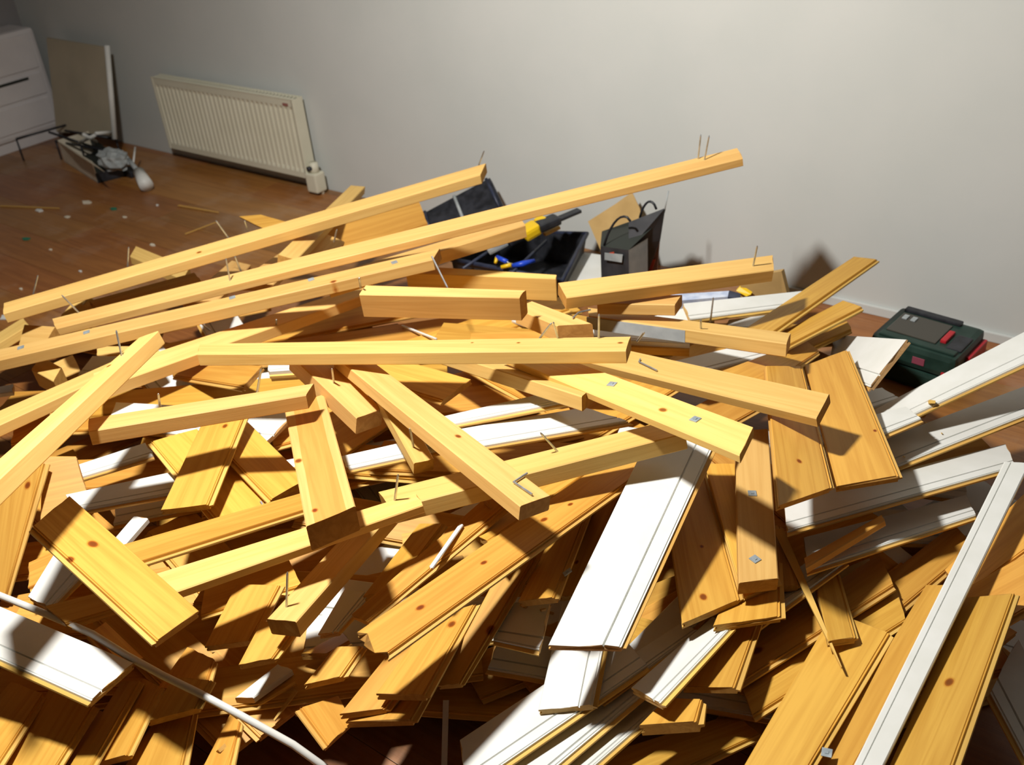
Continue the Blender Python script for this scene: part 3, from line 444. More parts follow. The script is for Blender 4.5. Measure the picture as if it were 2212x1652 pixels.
('S6', 'S', 0.08, [-18893, 18840, 3647, -14757, 20648, 3480, -14643, 20477, 3449, -18673, 18475, 3583], 'dark sided beam below the toolbox, standing on edge', {}),
('S7', 'S', 0.07, [-16263, 14692, 5485, -12712, 16517, 5369, -12678, 16181, 5322, -16144, 14308, 5423], 'deep beam with a bright narrow top, upper centre', {'nails': [(779, 620, 776, 600)]}),
('S1', 'S', 0.033, [-27750, 10992, 3832, -19769, 24028, 4932, -19390, 23254, 4859, -27180, 10614, 3793], 'upper long batten whose end rises before the black toolbox lid', {'knots': [(430, 545, 0.0058)], 'nails': [(1035, 355, 1046, 325), (73, 631, 82, 594), (276, 572, 278, 533), (492, 512, 466, 476), (535, 497, 528, 476)]}),
('S4', 'S', 0.04, [-19717, 16318, 4206, -16940, 22006, 4307, -16427, 21561, 4338, -19136, 15902, 4240], 'batten hidden below the longest batten, near the saw', {}),
('S2', 'S', 0.024, [-25553, 11195, 3788, -11145, 24571, 6506, -10678, 23991, 6473, -24847, 10883, 3806], 'longest batten rising to the right with two upright nails at its end', {'nails': [(1508, 343, 1514, 290), (1522, 345, 1532, 292), (170, 675, 133, 637), (497, 606, 488, 558), (519, 583, 507, 553), (722, 520, 728, 495)]}),
('S3', 'S', 0.033, [-26046, 8781, 3638, -16951, 18265, 4839, -16683, 17647, 4822, -25390, 8449, 3666], 'third long batten with a row of flat clips, square pale end', {'knots': [(720, 608, 0.0065)], 'nails': [(936, 560, 968, 624)], 'clips': [(852, 567, 10), (672, 604, 12), (502, 643, 8), (187, 718, 12), (45, 751, 10)]}),
('S10', 'S', 0.035, [-15904, 4684, 6307, -19888, 10519, 5096, -19434, 10804, 5269, -14601, 4165, 6755], 'steep front batten at the left edge with one nail', {'knots': [(235, 790, 0.0043)], 'nails': [(263, 768, 251, 713)]})]
def frame(V):
    A0, A1, B1, B0 = V
    u = ((A1+B1)-(A0+B0)).normalized(); wv = (B0+B1-A0-A1); wv = (wv-wv.dot(u)*u).normalized(); n = u.cross(wv)
    if n.z < 0:
        A0, A1, B0, B1 = A1, A0, B1, B0; u = -u; n = -n
    c = (A0+A1+B0+B1)/4
    Mx = Matrix(((u.x, wv.x, n.x, c.x), (u.y, wv.y, n.y, c.y), (u.z, wv.z, n.z, c.z), (0, 0, 0, 1)))
    return Mx, [Mx.inverted() @ q for q in (A0, A1, B1, B0)]
def make_board(kind, V, T, rag, name):
    Mx, (a0, a1, b1, b0) = frame(V)
    w = ((b0.y-a0.y)+(b1.y-a1.y))/2
    if kind in 'SM' or w < .045:
        b = min(.0022, w*.1, T*.2)
        P = [(0, -b), (b, 0), (w*.33, 0), (w*.66, 0), (w-b, 0), (w, -b), (w, -T+b), (w-b, -T), (b, -T), (0, -T+b)]
        if kind == 'M': P[2:4] = [(w*.25, 0), (w*.28, -.003), (w*.31, 0), (w*.66, 0)]
        def mi_of(i): return 0
    else:
        tg = min(.008, w*.12); g = w*.70
        P = [(0, -.0012), (.0015, 0), (w*.2, 0), (w*.4, 0), (w*.55, 0)]
        if kind == 'W': P += [(g-.002, 0), (g-.0008, -.0045), (g+.0008, -.0045), (g+.002, 0)]
        else: P += [(w*.72, 0)]
        P += [(w-tg-.0045, 0), (w-tg-.0045+.0005, -.0022), (w-tg-.002, -.0022), (w-tg, 0) if kind == 'P' else (w-tg, -.0005), (w-tg, -T*.35), (w, -T*.38), (w, -T*.62), (w-tg, -T*.66), (w-tg, -T), (0, -T), (0, -T*.70), (.005, -T*.66), (.005, -T*.36), (0, -T*.32)]
        ntop = P.index((w, -T*.38))-1
        def mi_of(i): return 0 if i < ntop and i > 0 or i == 0 else (2 if P[i][1] == -T else 1)
    rnd = random.Random(int(abs(V[0].x*1e4))+int(abs(V[1].y*1e4)))
    sv = {}
    def off(s, e):
        k = (round(s/w*7), e)
        if k not in sv: sv[k] = rnd.uniform(-1, 1)*rag
        return sv[k]
    vs = []
    SEG = (0, 1)
    for e in SEG:
        for (s, z) in P:
            u = s/w; a = a0 if e == 0 else a1; c = b0 if e == 0 else b1
            q = a.lerp(c, u); o = off(s, e)-rag
            vs.append((q.x+(-o if e == 0 else o), q.y, q.z+z+0))
    n = len(P); fs = []; mi = []
    for i in range(n):
        j = (i+1) % n
        fs.append((i, j, n+j, n+i)); mi.append(mi_of(i))
    fs.append(tuple(range(n))[::-1]); mi.append(2 if kind in 'PW' else 1)
    fs.append(tuple(range(n, 2*n))); mi.append(2 if kind in 'PW' else 1)
    return Mx, mesh(name, vs, fs, mi)
MATS = dict(P=[M['pine'], M['raw'], M['end']], W=[M['white'], M['raw'], M['rough']], S=[M['stud'], M['end']], M=[M['white'], M['rough']])
NAME = dict(P='pine_board', W='white_board', S='wooden_batten', M='white_moulding'); CAT = dict(P='board', W='board', S='batten', M='moulding')
BO = {}
for bid, kind, T, co, label, props in DATA:
    V = [Vector((co[i]/1e4, co[i+1]/1e4, co[i+2]/1e4)) for i in (0, 3, 6, 9)]
    Mx, me = make_board(kind, V, T, props.get('rag', .0015 if kind != 'W' else .0022), NAME[kind])
    o = link(NAME[kind], me, MATS[kind]); o.matrix_world = Mx; BO[bid] = (o, Mx, V)
    if label:
        tag(o, label, CAT[kind])
    elif kind == 'P': tag(o, 'half-buried pine board showing only in the gaps between upper boards', 'board', 'pine boards buried in the pile')
    else: tag(o, 'half-buried white painted board showing only in gaps between upper boards', 'board', 'white boards buried in the pile')
    inv = Mx.inverted(); n = Mx.col[2].to_3d()
    def onb(px):
        d = ray(*px); O = Vector((0, 0, HC)); return O+d*((V[0]-O).dot(n)/d.dot(n))
    for k in ('knot_a', 'knot_b', 'knot_c', 'knot_d'): o[k] = (99., 99., .01)
    for k, (kx, ky, kr) in zip(('knot_a', 'knot_b', 'knot_c', 'knot_d'), props.get('knots', [])):
        q = inv @ onb((kx, ky)); o[k] = (q.x, q.y, kr)
    if props.get('patch'):
        fx, fw = props['patch']; xs = [v.co.x for v in me.vertices]; ys = [v.co.y for v in me.vertices]
        fl_ = 1 if (inv @ V[3]).y > 0 else -1
        L0 = (inv @ V[0]).x; L1 = (inv @ V[1]).x; xa_ = L0+(L1-L0)*fx; xb_ = L0+(L1-L0)*fw; yb = (inv @ ((V[2]+V[3])/2)).y
        MB().box((min(xa_, xb_), yb-.004, -T*.97), (max(xa_, xb_), yb+.001, -.003)).build('grey_paint', M['grey'], o)
    o['heart'] = float(props.get('heart', 0))
    for (bx, by, tx, ty) in props.get('nails', []):
        base = onb((bx, by)); O = Vector((0, 0, HC)); d = ray(tx, ty)
        tgt = base+n*.075; tip = O+d*((tgt-O).dot(d)/d.dot(d))
        l = (tip-base).length
        if l > .12: tip = base+(tip-base)*(.12/l)
        MB().tube([inv @ (base-(tip-base)*.1), inv @ (base+(tip-base)*.93), inv @ tip], [.0026, .0024, .0008], 6).build('nail', M['steel'], o)
    for path in props.get('wires', []):
        pts = [inv @ (onb(q)+n*.004) for q in path]
        MB().tube(pts, .0022, 6).build('bent_nail', M['steel'], o)
    for (qx, qy, ang) in props.get('clips', []):
        q = inv @ onb((qx, qy)); Mc = Matrix.Translation(q) @ Matrix.Rotation(math.radians(ang), 4, 'Z')
        mb = MB().box((-.0085, -.0085, -.0005), (.0085, .0085, .0018), .0004, M=Mc)
        mb.box((-.003, -.003, .0018), (.003, .003, .003), 0, M=Mc)
        mb.build('metal_clip', M['plate'], o)
SPL = [([-0.5587, 1.5309, 0.2003], [-0.3172, 1.25, 0.1962], 0.022, 0.001, 0.006, 'long pointed splinter hanging down right of the vertical clipped batten', 'raw', 'wood_splinter', 'splinter'), ([-1.1826, 0.6273, 0.1629], [-1.1624, 0.7007, 0.1627], 0.004, 0.007, 0.004, 'thin pale splinter in the dark gap above the white cable', 'raw', 'wood_splinter', 'splinter'), ([-1.1489, 0.6901, 0.1611], [-1.1483, 0.6282, 0.1409], 0.008, 0.004, 0.004, 'thin brown splinter beside the pale one in the dark gap', 'raw', 'wood_splinter', 'splinter'), ([-1.1501, 0.5187, 0.1856], [-1.2887, 0.5195, 0.0102], 0.016, 0.012, 0.008, 'pale broken stick at the bottom edge left of the white cable', 'raw', 'wood_splinter', 'splinter'), ([-0.4952, 2.3603, 0.0179], [-0.3993, 1.9969, 0.3091], 0.022, 0.014, 0.008, 'short brown splinter standing up between two white boards at right', 'raw', 'wood_splinter', 'splinter'), ([-0.4781, 2.3495, 0.0072], [-0.3635, 1.9854, 0.2373], 0.003, 0.002, 0.002, 'hair thin splinter on the middle white board at right', 'raw', 'wood_splinter', 'splinter'), ([-0.4084, 1.856, 0.238], [-0.3943, 1.9527, 0.1632], 0.003, 0.002, 0.002, 'hair thin brown splinter on the longest white board', 'raw', 'wood_splinter', 'splinter'), ([-0.9398, 0.8684, 0.0874], [-0.8832, 0.7809, 0.0104], 0.011, 0.011, 0.005, 'thin grey strip on the floor reaching the bottom edge', 'white', 'thin_strip', 'strip'), ([-1.5549, 1.9454, 0.2357], [-1.4263, 1.9134, 0.2513], 0.012, 0.01, 0.006, 'short white strip behind the long horizontal batten', 'white', 'thin_strip', 'strip'), ([-1.8265, 1.7624, 0.2361], [-1.6602, 1.7255, 0.2559], 0.006, 0.006, 0.004, 'thin white strip in the shade above the long horizontal batten', 'white', 'thin_strip', 'strip'), ([-3.5224, 1.3614, 0.0053], [-3.4806, 1.384, 0.0053], 0.008, 0.006, 0.004, 'tiny white strip at the left edge of the photo', 'white', 'thin_strip', 'strip'), ([-0.8645, 1.038, 0.2379], [-0.8628, 1.1289, 0.1394], 0.012, 0.006, 0.005, 'rough splinter under the clipped pine board left of the big white board', 'raw', 'wood_splinter', 'splinter'), ([-1.0314, 1.1462, 0.3491], [-1.0043, 1.1344, 0.3512], 0.006, 0.004, 0.004, 'tiny splinter beside the dark ended batten', 'raw', 'wood_splinter', 'splinter'), ([-0.8225, 1.0479, 0.2397], [-0.9159, 1.1152, 0.1515], 0.01, 0.006, 0.004, 'broken grey sliver beside the big white board', 'rough', 'wood_splinter', 'splinter')]
CABLE = [[-1.8528, 0.4759, 0.2403], [-1.7499, 0.4723, 0.2737], [-1.61, 0.4927, 0.2809], [-1.4837, 0.5117, 0.2814], [-1.3879, 0.5172, 0.277], [-1.2981, 0.5287, 0.2671], [-1.2182, 0.5449, 0.2542], [-1.1383, 0.565, 0.2274], [-1.0477, 0.5935, 0.1815], [-0.9965, 0.6091, 0.1403], [-0.9549, 0.6246, 0.09]]
# ---------------- splinters, strips, cable (points were measured on the pile) ----------------
def splinter(a, c, w0, w1, t, label, m='raw', name='wood_splinter', cat='splinter', group=None):
    a = Vector(a); c = Vector(c); u = (c-a).normalized(); s = u.cross(Vector((0, 0, 1))).normalized(); n = s.cross(u)
    if n.z < 0: n = -n
    Mx = Matrix(((u.x, s.x, n.x, a.x), (u.y, s.y, n.y, a.y), (u.z, s.z, n.z, a.z), (0, 0, 0, 1)))
    L = (c-a).length; vs = []
    for x, ww in ((0, w0), (L*.55, w0+(w1-w0)*.45), (L, w1)):
        for yv, z in ((-ww/2, 0), (ww/2, 0), (ww/2*.8, -t), (-ww/2, -t*.8)): vs.append((x, yv, z))
    fs = [(3, 2, 1, 0), (8, 9, 10, 11)]
    for k in (0, 4):
        for i in range(4): fs.append((k+i, k+(i+1) % 4, k+4+(i+1) % 4, k+4+i))
    o = link(name, mesh(name, vs, fs), M[m]); o.matrix_world = Mx
    return tag(o, label, cat, group)
for a, c, w0, w1, t, lab, m, nm, ct in SPL: splinter(a, c, w0, w1, t, lab, m, nm, ct)
tag(MB().tube(CABLE, .0068, 12).build('electric_cable', M['cable'], smooth=True), 'white cable hanging in a curve across the lower left corner', 'cable')
# ---------------- radiator ----------------
rad = empty('radiator', (-3.87, 2.80, 0))
tag(rad, 'cream ribbed panel radiator low on the grey wall', 'radiator')
def rl(v): return Vector(v)-Vector((-3.87, 2.80, 0))
xa, xb, za, zb, yf = -4.385, -3.36, .075, .432, 2.80
mb = MB(); N = 31; pw = (xb-xa-.03)/N; pts = []
for i in range(N):
    x = xa+.015+i*pw
    pts += [(x, 0), (x+pw*.30, 0), (x+pw*.42, .007), (x+pw*.88, .007)]
pts.append((xb-.015, 0))
vs = []; fs = []
for (x, d) in pts:
    for (z, k) in ((za, 0), (za+.025, 0), (za+.04, 1), (zb-.045, 1), (zb-.03, 0), (zb, 0)): vs.append(rl((x, yf+d*k, z)))
for i in range(len(pts)-1):
    for k in range(5): fs.append((i*6+k, i*6+k+1, i*6+k+7, i*6+k+6))
link('ribbed_panel', mesh('ribbed_panel', vs, fs), M['cream'], rad)
mb = MB()
for z in (za, zb): mb.box(rl((xa+.01, yf+.001, z-.0015)), rl((xb-.01, yf+.02, z+.0015)))
mb.box(rl((xa+.01, yf+.016, za)), rl((xb-.01, yf+.020, zb))); mb.box(rl((xa+.01, yf+.045, za)), rl((xb-.01, yf+.055, zb)), .004)
mb.build('back_panel', M['cream'], rad)
for x in (xa, xb-.012): MB().box(rl((x, yf-.002, za-.002)), rl((x+.012, yf+.057, zb+.002)), .003).build('side_cover', M['cream'], rad)
g = MB().box(rl((xa, yf-.002, zb)), rl((xb, yf+.004, zb+.004))); g.box(rl((xa, yf+.05, zb)), rl((xb, yf+.057, zb+.004)))
for i in range(44): g.box(rl((xa+.015+i*.0233, yf, zb)), rl((xa+.023+i*.0233, yf+.055, zb+.003)))
g.build('top_grille', M['cream'], rad)
MB().box(rl((xb-.07, yf-.0035, zb-.028)), rl((xb-.035, yf-.002, zb-.016)), .0005).build('maker_plate', newmat('plate_print', (.30, .12, .10), .6), rad)
vb = MB().box(rl((xb-.005, yf-.012, .015)), rl((xb+.062, yf+.05, .105)), .008).build('valve_cover', M['cream'], rad)
MB().tube([rl((xb+.032, yf+.02, .10)), rl((xb+.032, yf+.02, .15))], [.022, .020], 14).build('thermostat_head', M['cream'], rad, True)
MB().tube([rl((xb+.026, yf-.014, .128)), rl((xb+.03, yf+.004, .128))], .011, 12).build('valve_knob', M['black'], rad, True)
for x in (xb+.018, xb+.048): MB().tube([rl((x, yf+.03, -.005)), rl((x, yf+.03, .03))], .008, 10).build('water_pipe', M['cream'], rad, True)
for x in (xa+.2, xb-.2): MB().box(rl((x-.015, yf+.052, .15)), rl((x+.015, yf+.084, .40))).build('wall_bracket', M['cream'], rad)
# ---------------- white cabinet at the left wall ----------------
cb = empty('white_cabinet', (-5.5, 2.2, 0)); tag(cb, 'white cabinet with dark slots cut off by the left edge of the photo', 'cabinet')
o = MB().box((-.115, -.75, .06), (.11, .62, .60), .022).build('body', M['cab'], cb)
MB().box((-.10, -.74, 0), (.085, .61, .06), .004).build('plinth', M['cab'], cb)
for z0, z1, nm in ((.10, .235, 'drawer'), (.255, .37, 'drawer'), (.395, .575, 'drawer')):
    d = MB().box((.108, -.70, z0), (.118, .58, z1), .004).build(nm, M['cab'], cb)
    if z0 > .2 and z0 < .3: MB().box((.1185, -.55, z1-.022), (.123, .50, z1-.008), .002).build('handle_slot', M['slot'], d)
    if z0 > .3: MB().tube([(.1185, .19, .49), (.124, .19, .49)], .012, 10).build('knob', M['slot'], d)
# leaning panel with white rim
lp = empty('leaning_panel', (0, 0, 0)); tag(lp, 'brownish sheet leaning on the back wall between cabinet and radiator', 'panel')
q = [wl(100, 82, 2.80), wl(228, 103, 2.80), wl(246, 292, 2.70), wl(122, 285, 2.70)]
MB().prism(q, (0, .012, .001)).build('sheet', M['tan'], lp)
qa, qb = wl(231, 98, 2.79), wl(248, 300, 2.685)
qb.z = max(qb.z, .012)
MB().tube([qb, qa], .014, 8).build('white_rim', M['white'], lp, True)
# ---------------- clutter before the corner ----------------
st = empty('wire_stand', fl(190, 300)); tag(st, 'overturned wire stand with thin dark and bright rods in the left corner', 'stand')
def sl(v): return Vector(v)-st.location
for (a, b_) in (((35, 300, .12), (150, 268, .12)), ((120, 305, .10), (260, 330, .06)), ((105, 285, .16), (215, 322, .05)), ((140, 282, .14), (250, 300, .10))):
    MB().tube([sl(fl(*a)), sl(fl(*b_))], .006, 6).build('rod', M['black'], st, True)
for (a, b_) in (((172, 308, .10), (205, 292, .16)), ((180, 290, .18), (208, 306, .10)), ((207, 288, .19), (248, 285, .14))):
    MB().tube([sl(fl(*a)), sl(fl(*b_))], .009, 6).build('bright_rod', M['white'], st, True)
for a in ((172, 308, .10), (250, 300, .10), (120, 305, .10), (35, 300, .12)):
    t = sl(fl(*a)); MB().tube([t, (t.x, t.y, -st.location.z)], .005, 6).build('foot_rod', M['black'], st, True)
pb = empty('open_box', fl(180, 368)); tag(pb, 'pale open cardboard box with creased side on the brown floor, left corner', 'box')
def bl(v): return Vector(v)-pb.location
A, B_, Cc, D_ = fl(132, 338, .10), fl(190, 352, .10), fl(213, 396, 0), fl(152, 372, 0)
def wallq(a, c, h, th=.006):
    a = Vector((a[0], a[1], 0)); c = Vector((c[0], c[1], 0)); t = (c-a).normalized(); nn = Vector((-t.y, t.x, 0))*th
    return MB().prism([bl(a), bl(c), bl(c+Vector((0, 0, h))), bl(a+Vector((0, 0, h)))], nn)
f1, f2, f3, f4 = fl(140, 350), fl(212, 396), fl(275, 380), fl(205, 330)
wallq(f1, f2, .11).build('front_side', M['paper'], pb); wallq(f2, f3, .05).build('low_side', M['black'], pb)
wallq(f3, f4, .09).build('back_side', M['slot'], pb); wallq(f4, f1, .12).build('far_side', M['paper'], pb)
MB().prism([bl(f1+Vector((0, 0, .002))), bl(f2+Vector((0, 0, .002))), bl(f3+Vector((0, 0, .002))), bl(f4+Vector((0, 0, .002)))], (0, 0, .004)).build('bottom', M['slot'], pb)
MB().prism([bl(f1+Vector((0, 0, .11))), bl(f2+Vector((0, 0, .11))), bl(fl(226, 372, .15)), bl(fl(165, 333, .16))], (0, 0, .004)).build('flap', M['paper'], pb)
cp = fl(245, 345, .10)
bm = bmesh.new(); bmesh.ops.create_icosphere(bm, subdivisions=3, radius=1)
for v in bm.verts:
    k = 1+.22*math.sin(7*v.co.x+3*v.co.z)*math.cos(6*v.co.y)+.1*math.sin(15*v.co.z)
    v.co = Vector((v.co.x*.10*k, v.co.y*.06*k, v.co.z*.05*k))
me = bpy.data.meshes.new('crumpled_bag'); bm.to_mesh(me); bm.free()
o = link('crumpled_bag', me, M['grey']); o.location = cp; tag(o, 'crumpled grey plastic bag on top of the open box', 'bag')
sp = empty('work_lamp', fl(310, 398)); tag(sp, 'small white headed lamp on an arm beside the open box', 'lamp')
def pl(v): return Vector(v)-sp.location
MB().tube([pl(fl(300, 372, .06)), pl(fl(316, 400, .035))], [.028, .034], 12).build('head', M['white'], sp, True)
MB().tube([pl(fl(278, 345, .10)), pl(fl(300, 372, .06))], .012, 8).build('arm', M['grey'], sp, True)
MB().tube([pl(fl(292, 318, .13)), pl(fl(288, 352, .08))], .005, 6).build('rod', M['white'], sp, True)
MB().box(pl(fl(283, 378))+Vector((-.05, -.03, .0)), pl(fl(283, 378))+Vector((.05, .03, .03)), .004).build('foot', M['black'], sp)
# ---------------- scraps on the floor ----------------
sc0 = None
for (px, py, s_, m, lab, grp) in ((245, 452, .04, 'greenscrap', 'green scrap farther from the camera on the brown floor', None), (58, 517, .045, 'greenscrap', 'green scrap nearer the left edge on the brown floor', None),
        (85, 455, .05, 'white', "pale scrap on the floor just above the long thin stick's end, near the left edge", 1), (190, 438, .06, 'paper', 'largest papery scrap on the floor in front of the open box', 1), (145, 470, .035, 'paper', 'papery scrap on the floor left of the farther green scrap', 1), (340, 444, .02, 'white', 'tiny white scrap on the floor below the work lamp', 1), (174, 587, .02, 'white', "tiny white scrap on the floor above the upper long batten's left half", 1), (330, 530, .03, 'paper', 'papery scrap on the floor near the small batten end', 1), (45, 625, .02, 'paper', 'small papery scrap on the floor above the left tip of the upper long batten', 1), (15, 687, .05, 'white', "white scrap at the left edge under the upper long batten's tip", 1), (270, 470, .025, 'paper', 'papery scrap on the floor right of the farther green scrap', 1), (110, 540, .02, 'paper', 'papery scrap on the floor right below the nearer green scrap', 1)):
    if m == 'greenscrap' and m not in M: M[m] = newmat(m, (.02, .16, .09), .6)
    c0 = fl(px, py); a_ = random.uniform(0, 3); mb = MB()
    P5 = [(math.cos(a_+k*1.256)*.7*s_*random.uniform(.5, 1), math.sin(a_+k*1.256)*.7*s_*random.uniform(.3, .6), .0) for k in range(5)]
    o = mb.prism(P5, (0, 0, .004)).build('scrap', M[m]); o.location = (c0.x, c0.y, .0005)
    tag(o, lab or 'small pale scrap lying on the brown floor left of the pile', 'scrap', 'pale scraps on the floor' if grp else None)
splinter(fl(385, 443, .006), fl(472, 458, .006), .012, .006, .004, 'thin pale stick on the open floor before the radiator', 'raw')
splinter(fl(0, 444, .006), fl(128, 449, .006), .01, .005, .004, 'long thin stick on the floor at the left edge', 'raw')
splinter(fl(400, 505, .006), fl(470, 478, .006), .008, .004, .003, 'thin stick on the floor beside the upper long batten', 'raw')
# ---------------- black toolbox ----------------
tb = empty('toolbox', (-2.25, 2.55, 0)); tag(tb, 'open black toolbox with its lid leaning at the grey wall', 'toolbox')
def tl(v): return Vector(v)-tb.location
# tub: corners on the rim measured in the photo
rim = [(975, 560, .10), (1215, 607, .12), (1268, 505, .13), (1075, 500, .10)]
R4 = [fl(*q) for q in rim]; bot = [Vector((q.x*.94-2.2*.06, q.y*.94+2.6*.06, .002)) for q in R4]
mb = MB()
for i in range(4):
    a, b_ = R4[i-1], R4[i]; c_, d_ = bot[i], bot[i-1]
    cen = sum(R4, Vector())/4; ins = lambda v: Vector((v.x+(cen.x-v.x)*.05, v.y+(cen.y-v.y)*.05, v.z))
    vs = [tl(a), tl(b_), tl(c_), tl(d_), tl(ins(a)), tl(ins(b_)), tl(ins(c_)), tl(ins(d_))]
    bv = [mb.bm.verts.new(v) for v in vs]
    for f in ((0, 1, 2, 3), (7, 6, 5, 4), (0, 4, 5, 1), (1, 5, 6, 2), (2, 6, 7, 3), (3, 7, 4, 0)): mb.bm.faces.new([bv[k] for k in f])
mb.prism([tl(v) for v in bot], (0, 0, .004)); mb.build('tub', M['black'], tb)
mb = MB(); mb.tube([tl(v) for v in R4]+[tl(R4[0])], .009, 8); mb.build('rim', M['black2'], tb, True)
L4 = [wl(916, 460, 2.66), wl(925, 493, 2.60), wl(1088, 446, 2.72), wl(1058, 384, 2.80)]
d = (L4[1]-L4[0]).cross(L4[2]-L4[0]).normalized()*.02
if d.y < 0: d = -d
lid = MB().prism([tl(v) for v in L4], d).build('lid', M['black'], tb)
for t0 in (.0, .47, .97):
    a = L4[0].lerp(L4[3], t0*.96+.02)-d*.2; b_ = L4[1].lerp(L4[2], t0*.96+.02)-d*.2
    MB().tube([tl(a), tl(b_)], .007, 6).build('lid_rib', M['grey'] if 0 < t0 < .9 else M['black2'], lid, True)
for (a, b_) in (((1000, 580, .11), (1090, 520, .12)), ((1100, 595, .12), (1180, 520, .12))):
    MB().box((0, 0, 0), (.001, .001, .001)) if False else MB().tube([tl(fl(*a)), tl(fl(*b_))], .006, 6).build('tray_divider', M['black2'], tb, True)
# tools in the box
def grip(name, lab, cat, pts, rad_, m, tipm=None):
    e = empty(name, fl(*pts[0])); tag(e, lab, cat); g = lambda v: fl(*v)-e.location
    MB().tube([g(v) for v in pts], rad_, 10).build('handle', M[m], e, True)
    return e, g
e, g = grip('pliers', 'pliers with a bright blue grip in the black toolbox', 'pliers', [(1108, 574, .13), (1128, 570, .14), (1154, 563, .135)], [.008, .011, .007], 'blue')
MB().tube([g((1078, 562, .13)), g((1108, 574, .13))], [.004, .008], 8).build('jaw', M['steel'], e, True)
MB().tube([g((1083, 577, .13)), g((1104, 572, .14))], [.007, .008], 8).build('second_grip', M['yellow'], e, True)
e, g = grip('screwdriver', 'small blue and yellow screwdriver handle left of the pliers', 'screwdriver', [(1074, 556, .15), (1095, 565, .15)], [.009, .008], 'blue')
MB().tube([g((1070, 568, .14)), g((1074, 556, .15))], [.005, .008], 8).build('yellow_end', M['yellow'], e, True)
MB().tube([g((1095, 565, .15)), g((1112, 578, .12))], [.003, .003], 6).build('shaft', M['steel'], e, True)
sw = empty('hand_saw', fl(1150, 490, .24)); tag(sw, 'yellow and black tool lying across the open toolbox', 'tool')
g = lambda v: fl(*v)-sw.location
def bar(a, c, w_, t_, m, nm, par):
    a = g(a); c = g(c); u = (c-a).normalized(); s = u.cross(Vector((0, 0, 1))).normalized(); n = s.cross(u)
    Mx = Matrix(((u.x, s.x, n.x, a.x), (u.y, s.y, n.y, a.y), (u.z, s.z, n.z, a.z), (0, 0, 0, 1)))
    return MB().box((0, -w_/2, -t_/2), ((c-a).length, w_/2, t_/2), min(w_, t_)*.3, M=Mx).build(nm, M[m], par)
bar((1053, 540, .16), (1095, 518, .19), .045, .03, 'grey', 'grey_end', sw)
bar((1095, 520, .19), (1133, 502, .20), .05, .035, 'black', 'grip', sw)
bar((1128, 508, .20), (1162, 488, .22), .065, .04, 'yellow', 'yellow_body', sw)
bar((1160, 484, .22), (1176, 472, .23), .04, .03, 'yellow', 'yellow_tab', sw)
bar((1160, 492, .22), (1205, 472, .23), .055, .03, 'black', 'black_neck', sw)
bar((1200, 476, .23), (1252, 454, .24), .03, .012, 'black', 'blade', sw)
bar((1175, 506, .18), (1208, 490, .19), .02, .012, 'raw', 'wooden_strip', sw)
# ---------------- paper carrier bag ----------------
bg = empty('carrier_bag', (-1.66, 2.66, 0)); tag(bg, 'dark printed carrier bag standing by the grey wall, a handle raised', 'bag')
def gl(v): return Vector(v)-bg.location
fa, fb = wl(1297, 532, 2.50), wl(1358, 540, 2.46)      # front panel top corners
fc = wl(1432, 470, 2.62); fd = wl(1300, 530, 2.66)
def down(v, k=.0): return Vector((v.x, v.y+k, .005))
th = Vector((0, .004, 0))
front = MB().prism([gl(fa), gl(fb), gl(down(fb)), gl(down(fa))], th).build('front', M['bagdark'], bg)
MB().prism([gl(fb), gl(wl(1398, 515, 2.55)), gl(down(wl(1398, 515, 2.55))), gl(down(fb))], th).build('gusset', M['grey'], bg)
MB().prism([gl(fb), gl(fc), gl(wl(1440, 415, 2.66)) if False else gl(wl(1437, 452, 2.63)), gl(wl(1300, 500, 2.66)), gl(fa)], th).build('inside', M['slot'], bg)
MB().prism([gl(wl(1358, 480, 2.56)), gl(wl(1436, 450, 2.60)), gl(wl(1425, 520, 2.60)), gl(wl(1398, 590, 2.60)), gl(wl(1396, 525, 2.56)), gl(wl(1358, 540, 2.50))], th).build('side', M['bagdark'], bg)
MB().prism([gl(wl(1395, 525, 2.61)), gl(wl(1425, 515, 2.62)), gl(wl(1418, 596, 2.62)), gl(wl(1392, 596, 2.61))], th).build('print_side', newmat('printed_paper', (.28, .16, .13), .7), bg)
red = newmat('red_print', (.50, .07, .03), .6)
MB().prism([gl(wl(1306, 546, 2.478)), gl(wl(1345, 550, 2.458)), gl(wl(1343, 567, 2.458)), gl(wl(1306, 561, 2.478))], (0, .002, 0)).build('print_label', M['grey'], front)
MB().prism([gl(wl(1316, 546, 2.474)), gl(wl(1326, 544, 2.468)), gl(wl(1328, 557, 2.468)), gl(wl(1316, 556, 2.474))], (0, .002, 0)).build('print_mark', red, front)
MB().prism([gl(wl(1402, 562, 2.605)), gl(wl(1416, 560, 2.612)), gl(wl(1408, 585, 2.605)), gl(wl(1388, 590, 2.60))], (0, .002, 0)).build('side_print', red, bg)
def arc(a, c, h, y_, n=9):
    o = []
    for i in range(n):
        t = i/(n-1); o.append(gl(wl(a[0]+(c[0]-a[0])*t, a[1]+(c[1]-a[1])*t-h*math.sin(math.pi*t)**.7, y_)))
    return o
MB().tube(arc((1305, 530), (1362, 478), 30, 2.50), .004, 6).build('handle', M['black'], bg, True)
MB().tube(arc((1382, 470), (1418, 452), 25, 2.60), .004, 6).build('handle', M['black'], bg, True)
MB().tube([gl(wl(1436, 452, 2.60)), gl(wl(1444, 412, 2.62))], .0025, 6).build('bag_cord', M['grey'], bg, True)
fp = empty('cardboard_flap', (0, 0, 0)); tag(fp, 'brown cardboard sheet standing behind the carrier bag against the wall', 'cardboard')
q = [wl(1270, 478, 2.74), wl(1330, 440, 2.79), wl(1372, 418, 2.85), wl(1392, 455, 2.84), wl(1398, 590, 2.70), wl(1296, 590, 2.62), wl(1288, 540, 2.66)]
